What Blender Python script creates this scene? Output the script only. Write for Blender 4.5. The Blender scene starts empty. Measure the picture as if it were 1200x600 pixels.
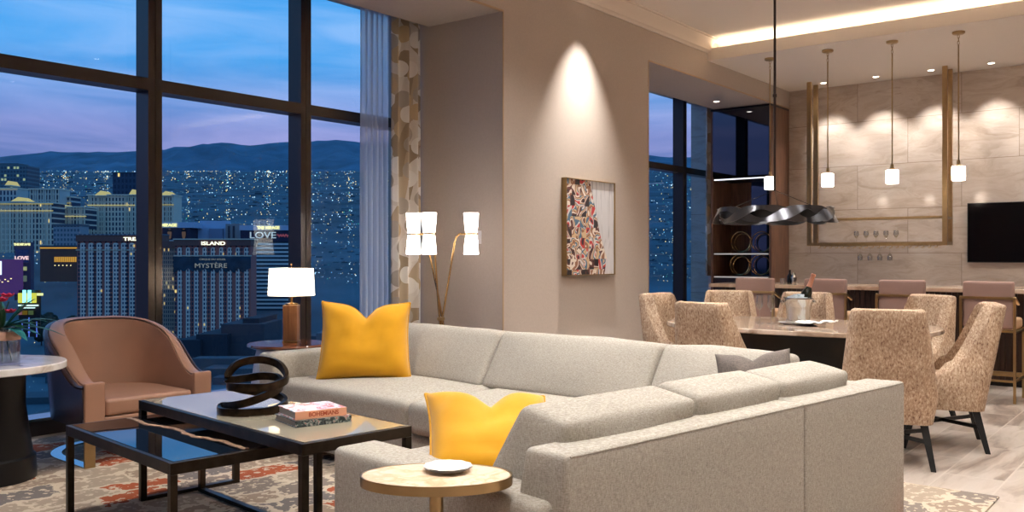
import bpy, math, random
from mathutils import Vector, Matrix, noise
random.seed(7)
scene = bpy.context.scene
COL = scene.collection
PI = math.pi
R = math.radians

# ---------------------------------------------------------------- materials
def new_mat(name):
    m = bpy.data.materials.new(name); m.use_nodes = True
    nt = m.node_tree
    b = nt.nodes.get('Principled BSDF')
    return m, nt, b

def lin(c):
    f = lambda v: (v/255/12.92) if v/255 <= .04045 else ((v/255+.055)/1.055)**2.4
    return (f(c[0]), f(c[1]), f(c[2]), 1)

def node(nt, kind, **kw):
    n = nt.nodes.new(kind)
    for k, v in kw.items():
        if k in n.inputs: n.inputs[k].default_value = v
        else: setattr(n, k, v)
    return n

def ramp(nt, stops, interp='LINEAR'):
    n = nt.nodes.new('ShaderNodeValToRGB')
    cr = n.color_ramp; cr.interpolation = interp
    while len(cr.elements) < len(stops): cr.elements.new(.5)
    for e, (p, c) in zip(cr.elements, stops):
        e.position = p; e.color = c if len(c) == 4 else (*c, 1)
    return n

def coords(nt, scale=(1, 1, 1), rot=(0, 0, 0), kind='Object'):
    tc = nt.nodes.new('ShaderNodeTexCoord')
    mp = nt.nodes.new('ShaderNodeMapping')
    mp.inputs['Scale'].default_value = scale; mp.inputs['Rotation'].default_value = rot
    nt.links.new(tc.outputs[kind], mp.inputs['Vector'])
    return mp.outputs['Vector']

def simple(name, rgb, rough=.5, metal=0, spec=.5, coat=0, bump=0, bscale=200, var=0, vscale=6, ior=None, aniso=None):
    m, nt, b = new_mat(name)
    c = lin(rgb)
    b.inputs['Base Color'].default_value = c
    b.inputs['Roughness'].default_value = rough
    b.inputs['Metallic'].default_value = metal
    b.inputs['Specular IOR Level'].default_value = spec
    b.inputs['Coat Weight'].default_value = coat
    b.inputs['Coat Roughness'].default_value = .05
    if ior: b.inputs['IOR'].default_value = ior
    v = coords(nt)
    if var:
        n = node(nt, 'ShaderNodeTexNoise', Scale=vscale, Detail=5.0)
        nt.links.new(v, n.inputs['Vector'])
        r = ramp(nt, [(.3, tuple(x*(1-var) for x in c[:3])), (.7, tuple(min(1, x*(1+var)) for x in c[:3]))])
        nt.links.new(n.outputs['Fac'], r.inputs['Fac']); nt.links.new(r.outputs['Color'], b.inputs['Base Color'])
    if bump:
        n = node(nt, 'ShaderNodeTexNoise', Scale=bscale, Detail=3.0)
        nt.links.new(v, n.inputs['Vector'])
        bp = node(nt, 'ShaderNodeBump', Strength=bump, Distance=.002)
        nt.links.new(n.outputs['Fac'], bp.inputs['Height']); nt.links.new(bp.outputs['Normal'], b.inputs['Normal'])
    return m

def emit(name, rgb, strength, raw=False):
    m = bpy.data.materials.new(name); m.use_nodes = True
    nt = m.node_tree; nt.nodes.clear()
    e = nt.nodes.new('ShaderNodeEmission'); o = nt.nodes.new('ShaderNodeOutputMaterial')
    e.inputs['Color'].default_value = (*rgb, 1) if raw else lin(rgb)
    e.inputs['Strength'].default_value = strength
    nt.links.new(e.outputs[0], o.inputs['Surface'])
    return m

def weave(name, rgb1, rgb2, freq=260, rough=.9, bump=.35):
    """woven linen: irregular crossing threads"""
    m, nt, b = new_mat(name)
    v = coords(nt)
    outs = []
    for sc in ((freq*.25, freq*.25, freq*2.2), (freq*1.6, freq*1.6, freq*.2)):
        mp = nt.nodes.new('ShaderNodeMapping'); mp.inputs['Scale'].default_value = sc
        nt.links.new(v, mp.inputs['Vector'])
        n = node(nt, 'ShaderNodeTexNoise', Scale=1.0, Detail=2.0); nt.links.new(mp.outputs[0], n.inputs['Vector'])
        outs.append(n.outputs['Fac'])
    a = node(nt, 'ShaderNodeMath', operation='ADD'); nt.links.new(outs[0], a.inputs[0]); nt.links.new(outs[1], a.inputs[1])
    a2 = node(nt, 'ShaderNodeMath', operation='MULTIPLY'); a2.inputs[1].default_value = .5; nt.links.new(a.outputs[0], a2.inputs[0])
    r = ramp(nt, [(.36, lin(rgb1)), (.62, lin(rgb2))]); nt.links.new(a2.outputs[0], r.inputs['Fac'])
    nt.links.new(r.outputs['Color'], b.inputs['Base Color'])
    bp = node(nt, 'ShaderNodeBump', Strength=bump, Distance=.002); nt.links.new(a2.outputs[0], bp.inputs['Height'])
    nt.links.new(bp.outputs['Normal'], b.inputs['Normal'])
    b.inputs['Roughness'].default_value = rough
    b.inputs['Specular IOR Level'].default_value = .2
    return m

def wood(name, c1, c2, rough=.45, scale=(14, 14, 1.2), coat=0):
    m, nt, b = new_mat(name)
    v = coords(nt, scale)
    n = node(nt, 'ShaderNodeTexNoise', Scale=2.0, Detail=6.0, Distortion=.6); nt.links.new(v, n.inputs['Vector'])
    r = ramp(nt, [(.3, lin(c1)), (.7, lin(c2))]); nt.links.new(n.outputs['Fac'], r.inputs['Fac'])
    nt.links.new(r.outputs['Color'], b.inputs['Base Color'])
    b.inputs['Roughness'].default_value = rough; b.inputs['Coat Weight'].default_value = coat
    return m

def stone(name, cols, scale=1.0, stretch=(1, 1, 1), rough=.2, tile=None, grout=(150, 135, 120), rot=(0, 0, 0), axes=None, mortar=.004, off=.5):
    """veined stone, with tile joints when tile = (width, height); axes picks which coordinates run along the tiles"""
    m, nt, b = new_mat(name)
    tc = nt.nodes.new('ShaderNodeTexCoord')
    mp = nt.nodes.new('ShaderNodeMapping'); mp.inputs['Scale'].default_value = stretch; mp.inputs['Rotation'].default_value = rot
    nt.links.new(tc.outputs['Object'], mp.inputs['Vector'])
    w = node(nt, 'ShaderNodeTexNoise', Scale=scale*.7, Detail=4.0); nt.links.new(mp.outputs[0], w.inputs['Vector'])
    mix = node(nt, 'ShaderNodeVectorMath', operation='MULTIPLY_ADD')
    nt.links.new(w.outputs['Color'], mix.inputs[0]); mix.inputs[1].default_value = (1.2, 1.2, 1.2); nt.links.new(mp.outputs[0], mix.inputs[2])
    vec = mix.outputs[0]
    tilecol = None
    if tile:
        sep = nt.nodes.new('ShaderNodeSeparateXYZ'); nt.links.new(tc.outputs['Object'], sep.inputs[0])
        cmb = nt.nodes.new('ShaderNodeCombineXYZ')
        nt.links.new(sep.outputs[axes[0]], cmb.inputs[0]); nt.links.new(sep.outputs[axes[1]], cmb.inputs[1])
        br = node(nt, 'ShaderNodeTexBrick', offset=off, Scale=1.0)
        br.inputs['Brick Width'].default_value = tile[0]; br.inputs['Row Height'].default_value = tile[1]
        br.inputs['Mortar Size'].default_value = mortar; br.inputs['Mortar Smooth'].default_value = .1
        br.inputs['Color1'].default_value = (0, 0, 0, 1); br.inputs['Color2'].default_value = (1, 1, 1, 1); br.inputs['Mortar'].default_value = (.5, .5, .5, 1)
        nt.links.new(cmb.outputs[0], br.inputs['Vector'])
        add = node(nt, 'ShaderNodeVectorMath', operation='MULTIPLY_ADD')
        nt.links.new(br.outputs['Color'], add.inputs[0]); add.inputs[1].default_value = (3.1, 1.7, 2.3); nt.links.new(vec, add.inputs[2])
        vec = add.outputs[0]; tilecol = br
    n = node(nt, 'ShaderNodeTexNoise', Scale=scale, Detail=9.0, Roughness=.62, Distortion=1.1); nt.links.new(vec, n.inputs['Vector'])
    k = len(cols)
    r = ramp(nt, [(.3+.4*i/(k-1), lin(c)) for i, c in enumerate(cols)]); nt.links.new(n.outputs['Fac'], r.inputs['Fac'])
    out = r.outputs['Color']
    if tilecol:
        mx = node(nt, 'ShaderNodeMix', data_type='RGBA'); nt.links.new(tilecol.outputs['Fac'], mx.inputs[0])
        nt.links.new(out, mx.inputs[6]); mx.inputs[7].default_value = lin(grout)
        out = mx.outputs[2]
    nt.links.new(out, b.inputs['Base Color'])
    b.inputs['Roughness'].default_value = rough
    return m

def facade(name, wall, glass, cell, win, lit=.1, litcol=(255, 200, 120), stren=1.2, glow=0, glowcol=(255, 190, 120), rough=.8):
    """wall with a grid of windows in object x / z, a few of them lit"""
    m, nt, b = new_mat(name)
    tc = nt.nodes.new('ShaderNodeTexCoord'); sep = nt.nodes.new('ShaderNodeSeparateXYZ')
    nt.links.new(tc.outputs['Object'], sep.inputs[0])
    cells = []; masks = []
    for i, ax in ((0, 0), (1, 2)):
        d = node(nt, 'ShaderNodeMath', operation='DIVIDE'); d.inputs[1].default_value = cell[i]; nt.links.new(sep.outputs[ax], d.inputs[0])
        f = node(nt, 'ShaderNodeMath', operation='FRACT'); nt.links.new(d.outputs[0], f.inputs[0])
        fl = node(nt, 'ShaderNodeMath', operation='FLOOR'); nt.links.new(d.outputs[0], fl.inputs[0]); cells.append(fl.outputs[0])
        s = node(nt, 'ShaderNodeMath', operation='SUBTRACT'); s.inputs[1].default_value = .5; nt.links.new(f.outputs[0], s.inputs[0])
        a = node(nt, 'ShaderNodeMath', operation='ABSOLUTE'); nt.links.new(s.outputs[0], a.inputs[0])
        l = node(nt, 'ShaderNodeMath', operation='LESS_THAN'); l.inputs[1].default_value = win[i]/2; nt.links.new(a.outputs[0], l.inputs[0])
        masks.append(l.outputs[0])
    mk = node(nt, 'ShaderNodeMath', operation='MULTIPLY'); nt.links.new(masks[0], mk.inputs[0]); nt.links.new(masks[1], mk.inputs[1])
    cmb = nt.nodes.new('ShaderNodeCombineXYZ'); nt.links.new(cells[0], cmb.inputs[0]); nt.links.new(cells[1], cmb.inputs[1])
    wn = nt.nodes.new('ShaderNodeTexWhiteNoise'); nt.links.new(cmb.outputs[0], wn.inputs['Vector'])
    lt = node(nt, 'ShaderNodeMath', operation='LESS_THAN'); lt.inputs[1].default_value = lit; nt.links.new(wn.outputs['Value'], lt.inputs[0])
    e = node(nt, 'ShaderNodeMath', operation='MULTIPLY'); nt.links.new(mk.outputs[0], e.inputs[0]); nt.links.new(lt.outputs[0], e.inputs[1])
    es = node(nt, 'ShaderNodeMath', operation='MULTIPLY'); es.inputs[1].default_value = stren; nt.links.new(e.outputs[0], es.inputs[0])
    mx = node(nt, 'ShaderNodeMix', data_type='RGBA'); nt.links.new(mk.outputs[0], mx.inputs[0])
    mx.inputs[6].default_value = lin(wall); mx.inputs[7].default_value = lin(glass)
    nt.links.new(mx.outputs[2], b.inputs['Base Color'])
    b.inputs['Emission Color'].default_value = lin(litcol); nt.links.new(es.outputs[0], b.inputs['Emission Strength'])
    b.inputs['Roughness'].default_value = rough
    return m

# ---------------------------------------------------------------- mesh helper
class MB:
    def __init__(s): s.v = []; s.f = []; s.m = []
    def add(s, vs, fs, mi=0):
        o = len(s.v); s.v += [tuple(p) for p in vs]
        s.f += [tuple(i+o for i in f) for f in fs]; s.m += [mi]*len(fs); return s
    def hexa(s, p, mi=0):
        return s.add(p, [(0, 3, 2, 1), (4, 5, 6, 7), (0, 1, 5, 4), (1, 2, 6, 5), (2, 3, 7, 6), (3, 0, 4, 7)], mi)
    def box(s, x0, x1, y0, y1, z0, z1, mi=0):
        return s.hexa([(x0, y0, z0), (x1, y0, z0), (x1, y1, z0), (x0, y1, z0), (x0, y0, z1), (x1, y0, z1), (x1, y1, z1), (x0, y1, z1)], mi)
    def cbox(s, c, d, rz=0, mi=0):
        cs, sn = math.cos(rz), math.sin(rz); p = []
        for z in (-1, 1):
            for x, y in ((-1, -1), (1, -1), (1, 1), (-1, 1)):
                X, Y = x*d[0]/2, y*d[1]/2
                p.append((c[0]+X*cs-Y*sn, c[1]+X*sn+Y*cs, c[2]+z*d[2]/2))
        return s.hexa(p, mi)
    def prism(s, poly, z0, z1, mi=0):
        n = len(poly)
        vs = [(x, y, z0) for x, y in poly]+[(x, y, z1) for x, y in poly]
        fs = [tuple(range(n))[::-1], tuple(range(n, 2*n))]+[(i, (i+1) % n, n+(i+1) % n, n+i) for i in range(n)]
        return s.add(vs, fs, mi)
    def lathe(s, prof, c=(0, 0, 0), seg=32, mi=0, sx=1, sy=1):
        n = len(prof); vs = []; fs = []
        for k in range(seg):
            a = 2*PI*k/seg
            vs += [(c[0]+r*math.cos(a)*sx, c[1]+r*math.sin(a)*sy, c[2]+z) for r, z in prof]
        for k in range(seg):
            k2 = (k+1) % seg
            for i in range(n-1): fs.append((k*n+i, k2*n+i, k2*n+i+1, k*n+i+1))
        if prof[0][0] > 1e-6: fs.append(tuple(k*n for k in range(seg))[::-1])
        if prof[-1][0] > 1e-6: fs.append(tuple(k*n+n-1 for k in range(seg)))
        return s.add(vs, fs, mi)
    def sweep(s, pts, sec, closed=False, up=(0, 0, 1), mi=0, radial=None):
        """cross-section sec [(a,b)] carried along pts; a is sideways, b is along up"""
        n = len(pts); m = len(sec); vs = []
        P = [Vector(p) for p in pts]
        for i, p in enumerate(P):
            if closed: t = P[(i+1) % n]-P[i-1]
            else: t = P[min(i+1, n-1)]-P[max(i-1, 0)]
            t.normalize(); U = Vector(up)
            if abs(t.dot(U)) > .98: U = Vector((0, 1, 0)) if abs(t.y) < .9 else Vector((1, 0, 0))
            sd = t.cross(U).normalized(); u2 = sd.cross(t).normalized()
            sc = sec[i] if isinstance(sec[0], list) else sec
            vs += [tuple(p+sd*a+u2*b) for a, b in sc]
        m = len(sec[0]) if isinstance(sec[0], list) else len(sec)
        fs = []
        for i in range(n if closed else n-1):
            j = (i+1) % n
            for k in range(m):
                k2 = (k+1) % m
                fs.append((i*m+k, i*m+k2, j*m+k2, j*m+k))
        if not closed: fs += [tuple(range(m)), tuple(range((n-1)*m, n*m))[::-1]]
        return s.add(vs, fs, mi)
    def tube(s, pts, r, seg=10, closed=False, mi=0):
        return s.sweep(pts, [(r*math.cos(2*PI*k/seg), r*math.sin(2*PI*k/seg)) for k in range(seg)], closed, mi=mi)
    def bar(s, p, q, w, h=None, mi=0):
        h = h or w
        return s.sweep([p, q], [(-w/2, -h/2), (w/2, -h/2), (w/2, h/2), (-w/2, h/2)], mi=mi)
    def grid(s, fn, nu, nv, mi=0, closeu=False):
        vs = [fn(i/nu, j/nv) for i in range(nu+1) for j in range(nv+1)]
        fs = [(i*(nv+1)+j, (i+1)*(nv+1)+j, (i+1)*(nv+1)+j+1, i*(nv+1)+j+1) for i in range(nu) for j in range(nv)]
        return s.add(vs, fs, mi)
    def soft(s, P, r=.03, crown=(0, 0, 0), n=9, mi=0, seed=0, wob=.0):
        """upholstered block over 8 corners P (bottom 4 counter-clockwise, top 4), rounded by r, crowned per axis"""
        P = [Vector(p) for p in P]
        a = ((P[1]-P[0]).length+(P[6]-P[7]).length)/4; b = ((P[3]-P[0]).length+(P[6]-P[5]).length)/4; c = ((P[4]-P[0]).length+(P[6]-P[2]).length)/4
        H = (a, b, c); r = min(r, .98*min(H))
        def st(h):
            e = max(r*1.0, 1e-4); k = [h-e*(1-math.cos(t*PI/2/3)) for t in range(0, 4)]   # fine near the edge
            mid = [(h-e)*(1-2*i/n) for i in range(1, n)]
            return sorted(set([round(q, 6) for q in [-x for x in k]+mid+k]))
        S = [st(h) for h in H]; key = {}; vs = []; fs = []
        def vid(i, j, k):
            q = (i, j, k)
            if q in key: return key[q]
            p = Vector((S[0][i], S[1][j], S[2][k]))
            inn = Vector([max(-(H[t]-r), min(H[t]-r, p[t])) for t in range(3)])
            d = p-inn
            if d.length > 1e-9: p = inn+d.normalized()*r
            u = [p[t]/H[t] for t in range(3)]
            w = 1+wob*noise.noise(Vector((p.x*4+seed, p.y*4, p.z*4)))
            f = [(1-u[t]**2) for t in range(3)]
            u2 = [u[0]*(1+crown[0]/H[0]*f[1]*f[2]*w), u[1]*(1+crown[1]/H[1]*f[0]*f[2]*w), u[2]*(1+crown[2]/H[2]*f[0]*f[1]*w)]
            x, y, z = [(t+1)/2 for t in u2]
            bot = (P[0]*(1-x)+P[1]*x)*(1-y)+(P[3]*(1-x)+P[2]*x)*y
            top = (P[4]*(1-x)+P[5]*x)*(1-y)+(P[7]*(1-x)+P[6]*x)*y
            vs.append(tuple(bot*(1-z)+top*z)); key[q] = len(vs)-1; return key[q]
        L = [len(q)-1 for q in S]
        for ax in range(3):
            b1, b2 = [t for t in range(3) if t != ax]
            for side in (0, L[ax]):
                for i in range(L[b1]):
                    for j in range(L[b2]):
                        q = []
                        for di, dj in ((0, 0), (1, 0), (1, 1), (0, 1)):
                            t = [0, 0, 0]; t[ax] = side; t[b1] = i+di; t[b2] = j+dj; q.append(vid(*t))
                        flip = (side == 0) != (ax == 1)
                        fs.append(tuple(q[::-1] if flip else q))
        return s.add(vs, fs, mi)
    def softbox(s, x0, x1, y0, y1, z0, z1, **k):
        return s.soft([(x0, y0, z0), (x1, y0, z0), (x1, y1, z0), (x0, y1, z0), (x0, y0, z1), (x1, y0, z1), (x1, y1, z1), (x0, y1, z1)], **k)
    def build(s, name, mat, parent=None, bevel=0, seg=2, angle=40, kind=None, label=None, flip=False):
        me = bpy.data.meshes.new(name); me.from_pydata(s.v, [], s.f)
        for mt in (mat if isinstance(mat, (list, tuple)) else [mat]): me.materials.append(mt)
        me.polygons.foreach_set('material_index', s.m)
        me.validate(); me.update()
        import bmesh
        bm = bmesh.new(); bm.from_mesh(me); bmesh.ops.recalc_face_normals(bm, faces=bm.faces); bm.to_mesh(me); bm.free()
        me.shade_smooth(); me.set_sharp_from_angle(angle=R(angle))
        o = bpy.data.objects.new(name, me); COL.objects.link(o)
        if parent: o.parent = parent
        if bevel:
            bv = o.modifiers.new('bevel', 'BEVEL'); bv.width = bevel; bv.segments = seg; bv.limit_method = 'ANGLE'; bv.angle_limit = R(35)
        if kind: o['kind'] = kind
        if label: o['label'] = label
        return o

def text_mesh(txt, size, extrude=.001, bold=0.0):
    cu = bpy.data.curves.new('lettering', 'FONT'); cu.body = txt; cu.size = size; cu.extrude = extrude; cu.offset = bold
    cu.align_x = 'CENTER'; cu.align_y = 'CENTER'
    o = bpy.data.objects.new('lettering', cu); COL.objects.link(o)
    dg = bpy.context.evaluated_depsgraph_get(); me = bpy.data.meshes.new_from_object(o.evaluated_get(dg))
    bpy.data.objects.remove(o); bpy.data.curves.remove(cu)
    return me
def text(name, txt, size, mat, parent, loc, rot=(PI/2, 0, 0), extrude=.001, sx=1, bold=0.0):
    me = text_mesh(txt, size, extrude, bold); me.materials.clear(); me.materials.append(mat)
    o = bpy.data.objects.new(name, me); COL.objects.link(o); o.parent = parent
    o.location = loc; o.rotation_euler = rot; o.scale = (sx, 1, 1)
    return o

def thing(name, label, cat, loc=(0, 0, 0), rz=0, group=None):
    o = bpy.data.objects.new(name, None); COL.objects.link(o); o.empty_display_size = .1
    o.location = loc; o.rotation_euler = (0, 0, rz); tag(o, label, cat, group); return o
def tag(o, label, cat, group=None, kind=None):
    o['label'] = label; o['category'] = cat
    if group: o['group'] = group
    if kind: o['kind'] = kind
    return o
def copy_tree(o, parent=None):
    c = o.copy(); COL.objects.link(c)
    if parent: c.parent = parent
    for ch in [x for x in KIDS[o.name]] if o.name in KIDS else []: copy_tree(ch, c)
    return c
KIDS = {}
def index_kids():
    KIDS.clear()
    for o in bpy.data.objects:
        if o.parent: KIDS.setdefault(o.parent.name, []).append(o)
def again(src, loc, rz, label=None, group=None):
    index_kids(); c = copy_tree(src); c.location = loc; c.rotation_euler = (0, 0, rz)
    if label: c['label'] = label
    if group: c['group'] = group
    return c
def spot(loc, power, size=70, blend=.6, col=(1, .86, .7), rad=.04, target=None, rot=None):
    l = bpy.data.lights.new('downlight_bulb', 'SPOT'); l.energy = power; l.spot_size = R(size); l.spot_blend = blend; l.color = col; l.shadow_soft_size = rad
    o = bpy.data.objects.new('downlight_bulb', l); COL.objects.link(o); o.location = loc
    if target: o.rotation_euler = (Vector(target)-Vector(loc)).to_track_quat('-Z', 'Y').to_euler()
    return o
def point(loc, power, col=(1, .8, .6), rad=.05, name='bulb'):
    l = bpy.data.lights.new(name, 'POINT'); l.energy = power; l.color = col; l.shadow_soft_size = rad
    o = bpy.data.objects.new(name, l); COL.objects.link(o); o.location = loc; return o
# ---------------------------------------------------------------- camera
EYE = 1.2
VD = Vector((.7865, .6176, 0)).normalized(); VR = Vector((VD.y, -VD.x, 0))
cam_d = bpy.data.cameras.new('camera'); cam = bpy.data.objects.new('camera', cam_d); COL.objects.link(cam)
cam_d.sensor_width = 36; cam_d.lens = 36*1057/1200; cam_d.clip_start = .05; cam_d.clip_end = 60000
cam.location = (0, 0, EYE); cam.rotation_euler = (PI/2, 0, math.atan2(VD.y, VD.x)-PI/2)
scene.camera = cam
scene.view_settings.view_transform = 'Standard'; scene.view_settings.look = 'None'
scene.view_settings.exposure = .12; scene.view_settings.gamma = 1; scene.view_settings.use_curve_mapping = False

# ---------------------------------------------------------------- shared materials
M = {}
M['wall'] = simple('beige_wallpaper', (184, 171, 160), .85, spec=.2, bump=.25, bscale=260, var=.03, vscale=60)
M['ceil'] = simple('ceiling_paint', (236, 226, 216), .9, spec=.1)
M['trim'] = simple('trim_paint', (226, 212, 198), .5)
M['plain'] = simple('plain_wall', (190, 172, 158), .9)
M['brass'] = simple('brushed_brass', (182, 154, 112), .3, metal=1, var=.06, vscale=20)
M['brass_lt'] = simple('polished_brass', (214, 176, 120), .18, metal=1)
M['bronze'] = simple('dark_bronze', (62, 52, 42), .35, metal=.85, var=.25, vscale=25)
M['black'] = simple('black_lacquer', (7, 7, 9), .35)
M['blackwood'] = simple('black_wood', (12, 11, 11), .5)
M['mullion'] = simple('bronze_anodised_aluminium', (62, 56, 55), .28, metal=.6)
M['floor'] = stone('stone_floor_tile', [(108, 92, 82), (150, 134, 122), (182, 168, 156), (192, 180, 170), (130, 112, 100)], 1.5, (.5, 2.0, 1), .3, (.9, .3), (196, 184, 172), axes=(0, 1), mortar=.005, rot=(0, 0, .35))
M['marble_wall'] = stone('polished_travertine_wall', [(172, 154, 138), (184, 167, 152), (194, 178, 164), (202, 188, 176), (180, 162, 146)], 1.5, (1, 1, 3.2), .09, (1.35, .62), (140, 122, 108), axes=(1, 2), mortar=.003)
M['walnut'] = wood('walnut_veneer', (86, 58, 44), (128, 92, 72), .4)
M['darkwood'] = wood('dark_wood_panel', (36, 20, 13), (62, 38, 26), .4)
M['glow'] = emit('warm_led', (255, 238, 208), 26)
M['lens'] = emit('downlight_lens', (255, 240, 220), 14)

def glass_mat(name, tint=(.93, .96, 1), refl=.055, rough=0.0, fac=.25):
    m = bpy.data.materials.new(name); m.use_nodes = True; nt = m.node_tree; nt.nodes.clear()
    t = nt.nodes.new('ShaderNodeBsdfTransparent'); t.inputs[0].default_value = (*tint, 1)
    g = nt.nodes.new('ShaderNodeBsdfGlossy'); g.inputs['Roughness'].default_value = rough
    lw = node(nt, 'ShaderNodeLayerWeight', Blend=.15)
    mm = node(nt, 'ShaderNodeMath', operation='MULTIPLY_ADD'); nt.links.new(lw.outputs['Facing'], mm.inputs[0]); mm.inputs[1].default_value = fac; mm.inputs[2].default_value = refl
    mx = nt.nodes.new('ShaderNodeMixShader'); o = nt.nodes.new('ShaderNodeOutputMaterial')
    nt.links.new(mm.outputs[0], mx.inputs[0]); nt.links.new(t.outputs[0], mx.inputs[1]); nt.links.new(g.outputs[0], mx.inputs[2]); nt.links.new(mx.outputs[0], o.inputs[0])
    return m
M['pane'] = glass_mat('window_glass', (.84, .975, 1), refl=.008, fac=.14)
M['glass'] = glass_mat('clear_glass', (.93, .94, .94), .14, fac=.5)

# ---------------------------------------------------------------- room shell
XB, YW, YM, ZC, ZD, ZS = 13.1, 6.2, 5.04, 3.9, 3.64, 3.39
XL, YR = -3.2, -4.2
def st(name, mb, mat, **k): return mb.build(name, mat, kind='structure', **k)
st('floor', MB().box(XL, XB+.2, YR, YW+.45, -.12, 0), M['floor'])
st('ceiling', MB().box(XL, XB+.2, YR, YM+.2, ZC, ZC+.12), M['ceil'])
# dropped ceiling over the bar, with a cove lip
XD = 10.37
dc = MB(); dc.box(XD+.3, XB, YR, YM, ZD+.002, ZC); dc.box(XD, XD+.3, YR, YM, ZD, ZD+.03)
dc.box(XD, XD+.03, YR, YM, ZD+.03, ZD+.15)
st('trim_1', dc, M['ceil'])
led = MB().box(XD+.2, XD+.24, YR+.1, YM-.06, ZD+.035, ZD+.06)
o = led.build('cove_light_strip', M['glow']); tag(o, 'long warm light strip hidden in the ceiling cove above the bar', 'light strip')
# wall between the two window bays, the header over both bays
st('wall_main', MB().box(6.29, 8.89, YM, 5.95, 0, ZS).box(6.29, 8.89, 5.95, YW+.3, 0, 3.62).box(XL, XB, YM, 5.95, ZS, ZC+.1).box(XL, XB, 5.95, YW+.45, 3.62, ZC+.1), M['wall'])
st('wall_marble', MB().box(XB, XB+.2, YR, YW+.45, 0, ZC+.1), M['marble_wall'])
st('wall_rear', MB().box(XL-.2, XL, YR, YW+.45, 0, ZC+.1), M['plain'])
st('wall_right', MB().box(XL, XB, YR-.2, YR, 0, ZC+.1), M['plain'])
# crown moulding stops at the dropped ceiling
def crown(b):
    sec = [(0, 0), (.0, -.17), (.02, -.17), (.03, -.15), (.05, -.14), (.075, -.07), (.11, -.04), (.12, -.02), (.14, -.015), (.14, 0)]
    p = [(x, YM-a, ZC+z) for x in (XL, XD) for a, z in sec]; n = len(sec)
    b.add(p, [(i, (i+1) % n, n+(i+1) % n, n+i) for i in range(n)]+[tuple(range(n)), tuple(range(n, 2*n))])
    return b
st('trim_2', crown(MB()), M['trim'])
st('trim_3', MB().box(XL, 6.285, YM-.005, YM+.02, ZS-.008, ZS+.008).box(8.895, XB, YM-.005, YM+.02, ZS-.008, ZS+.008).box(6.283, 6.295, YM-.005, YM+.004, 0, ZS+.008).box(8.885, 8.897, YM-.005, YM+.004, 0, ZS-.008), simple('reveal_bead', (178, 150, 120), .4))
st('baseboard_main', MB().box(6.29, 8.89, YM-.015, YM, 0, .12), M['trim'])

# windows: bays 1.4 m wide
def bay(n, x0, x1):
    b = MB(); w = .055
    b.box(x1-w, x1-.004, YW, YW+.17, .12, 3.62).box(x1+.004, x1+w, YW, YW+.17, .12, 3.62).box(x1-.004, x1+.004, YW+.01, YW+.17, .12, 3.62)
    b.box(x0+w, x1-w, YW, YW+.17, 2.42, 2.51)
    b.box(x0+w, x1-w, YW+.02, YW+.17, 3.57, 3.62)
    b.box(x0-w, x1+w, YW, YW+.3, 0, .10)
    o = st(f'window_{n}', b, M['mullion'])
    s = MB().box(x0+w, x1-w, YW-.02, YW+.17, .10, .118).build('sill', simple('sill_metal', (150, 150, 150), .12, metal=1), o)
    g = MB().box(x0+w, x1-w, YW+.15, YW+.154, .118, 3.62).build('pane', M['pane'], o)
    return o
n = 1
for k in range(-4, 2):
    if 3.62+1.4*(k+1) < 6.43: bay(n, 3.62+1.4*k, 3.62+1.4*(k+1)); n += 1
x = 9.22-1.4
for k in range(0, 4):
    bay(n, 9.22+1.4*(k-1), 9.22+1.4*k); n += 1
st('wall_window', MB().box(XL, -1.9, YW, YW+.2, 0, 3.62), M['plain'])

# ---------------------------------------------------------------- recessed downlights
def downlight(x, y, z, label, group, power, size, blend=.6, target=None, rad=.03, lens=None):
    t = thing('downlight', label, 'downlight', (x, y, z), 0, group)
    tr_ = MB().lathe([(.036, -.001), (.05, -.006), (.055, -.004), (.055, .0), (.036, .0)], seg=28).build('trim_ring', M['trim'], t)
    MB().lathe([(.0, -.002), (.036, -.002), (.036, -.0005), (0, -.0005)], seg=24).build('lens', lens or M['lens'], tr_)
    if power: spot((x, y, z-.03), power, size, blend, rad=rad, target=target, col=(1, .965, .92))
    return t
for i, y in enumerate((4.4, 3.69, 2.99, 2.28, 1.57, .86)):
    downlight(12.72, y, ZD, 'recessed downlight in the lowered ceiling, lighting a scallop on the stone bar wall', 'downlights along the stone wall', 85, 84, .6, target=(13.0, y, 0))
downlight(11.85, 5.62, ZS, 'recessed downlight in the dark window soffit beside the tall shelf tower', None, 12, 80)
downlight(7.5, 4.66, ZC, 'recessed downlight above the framed picture', None, 520, 64, 1.0, target=(7.5, 4.92, 0), rad=.02)
fill_spots = [(1.2, 1.2), (3.4, .6), (1.6, 3.4), (4.0, 3.2), (6.2, .6), (6.2, 3.4), (8.6, 2.0), (8.6, -.6), (3.0, -1.6), (6.2, -2.0), (.2, -1.0), (4.2, 1.9)]  # unseen ceiling downlights, added to brighten the whole room
for x, y in fill_spots:
    downlight(x, y, ZC, 'unseen recessed downlight in the high ceiling, added to brighten the room', 'unseen added downlights in the high ceiling', 290, 130, 1.0, rad=.12)
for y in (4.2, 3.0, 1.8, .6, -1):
    spot((11.2, y, ZD-.02), 75, 130, 1.0, rad=.1, col=(1, .95, .88))

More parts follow.
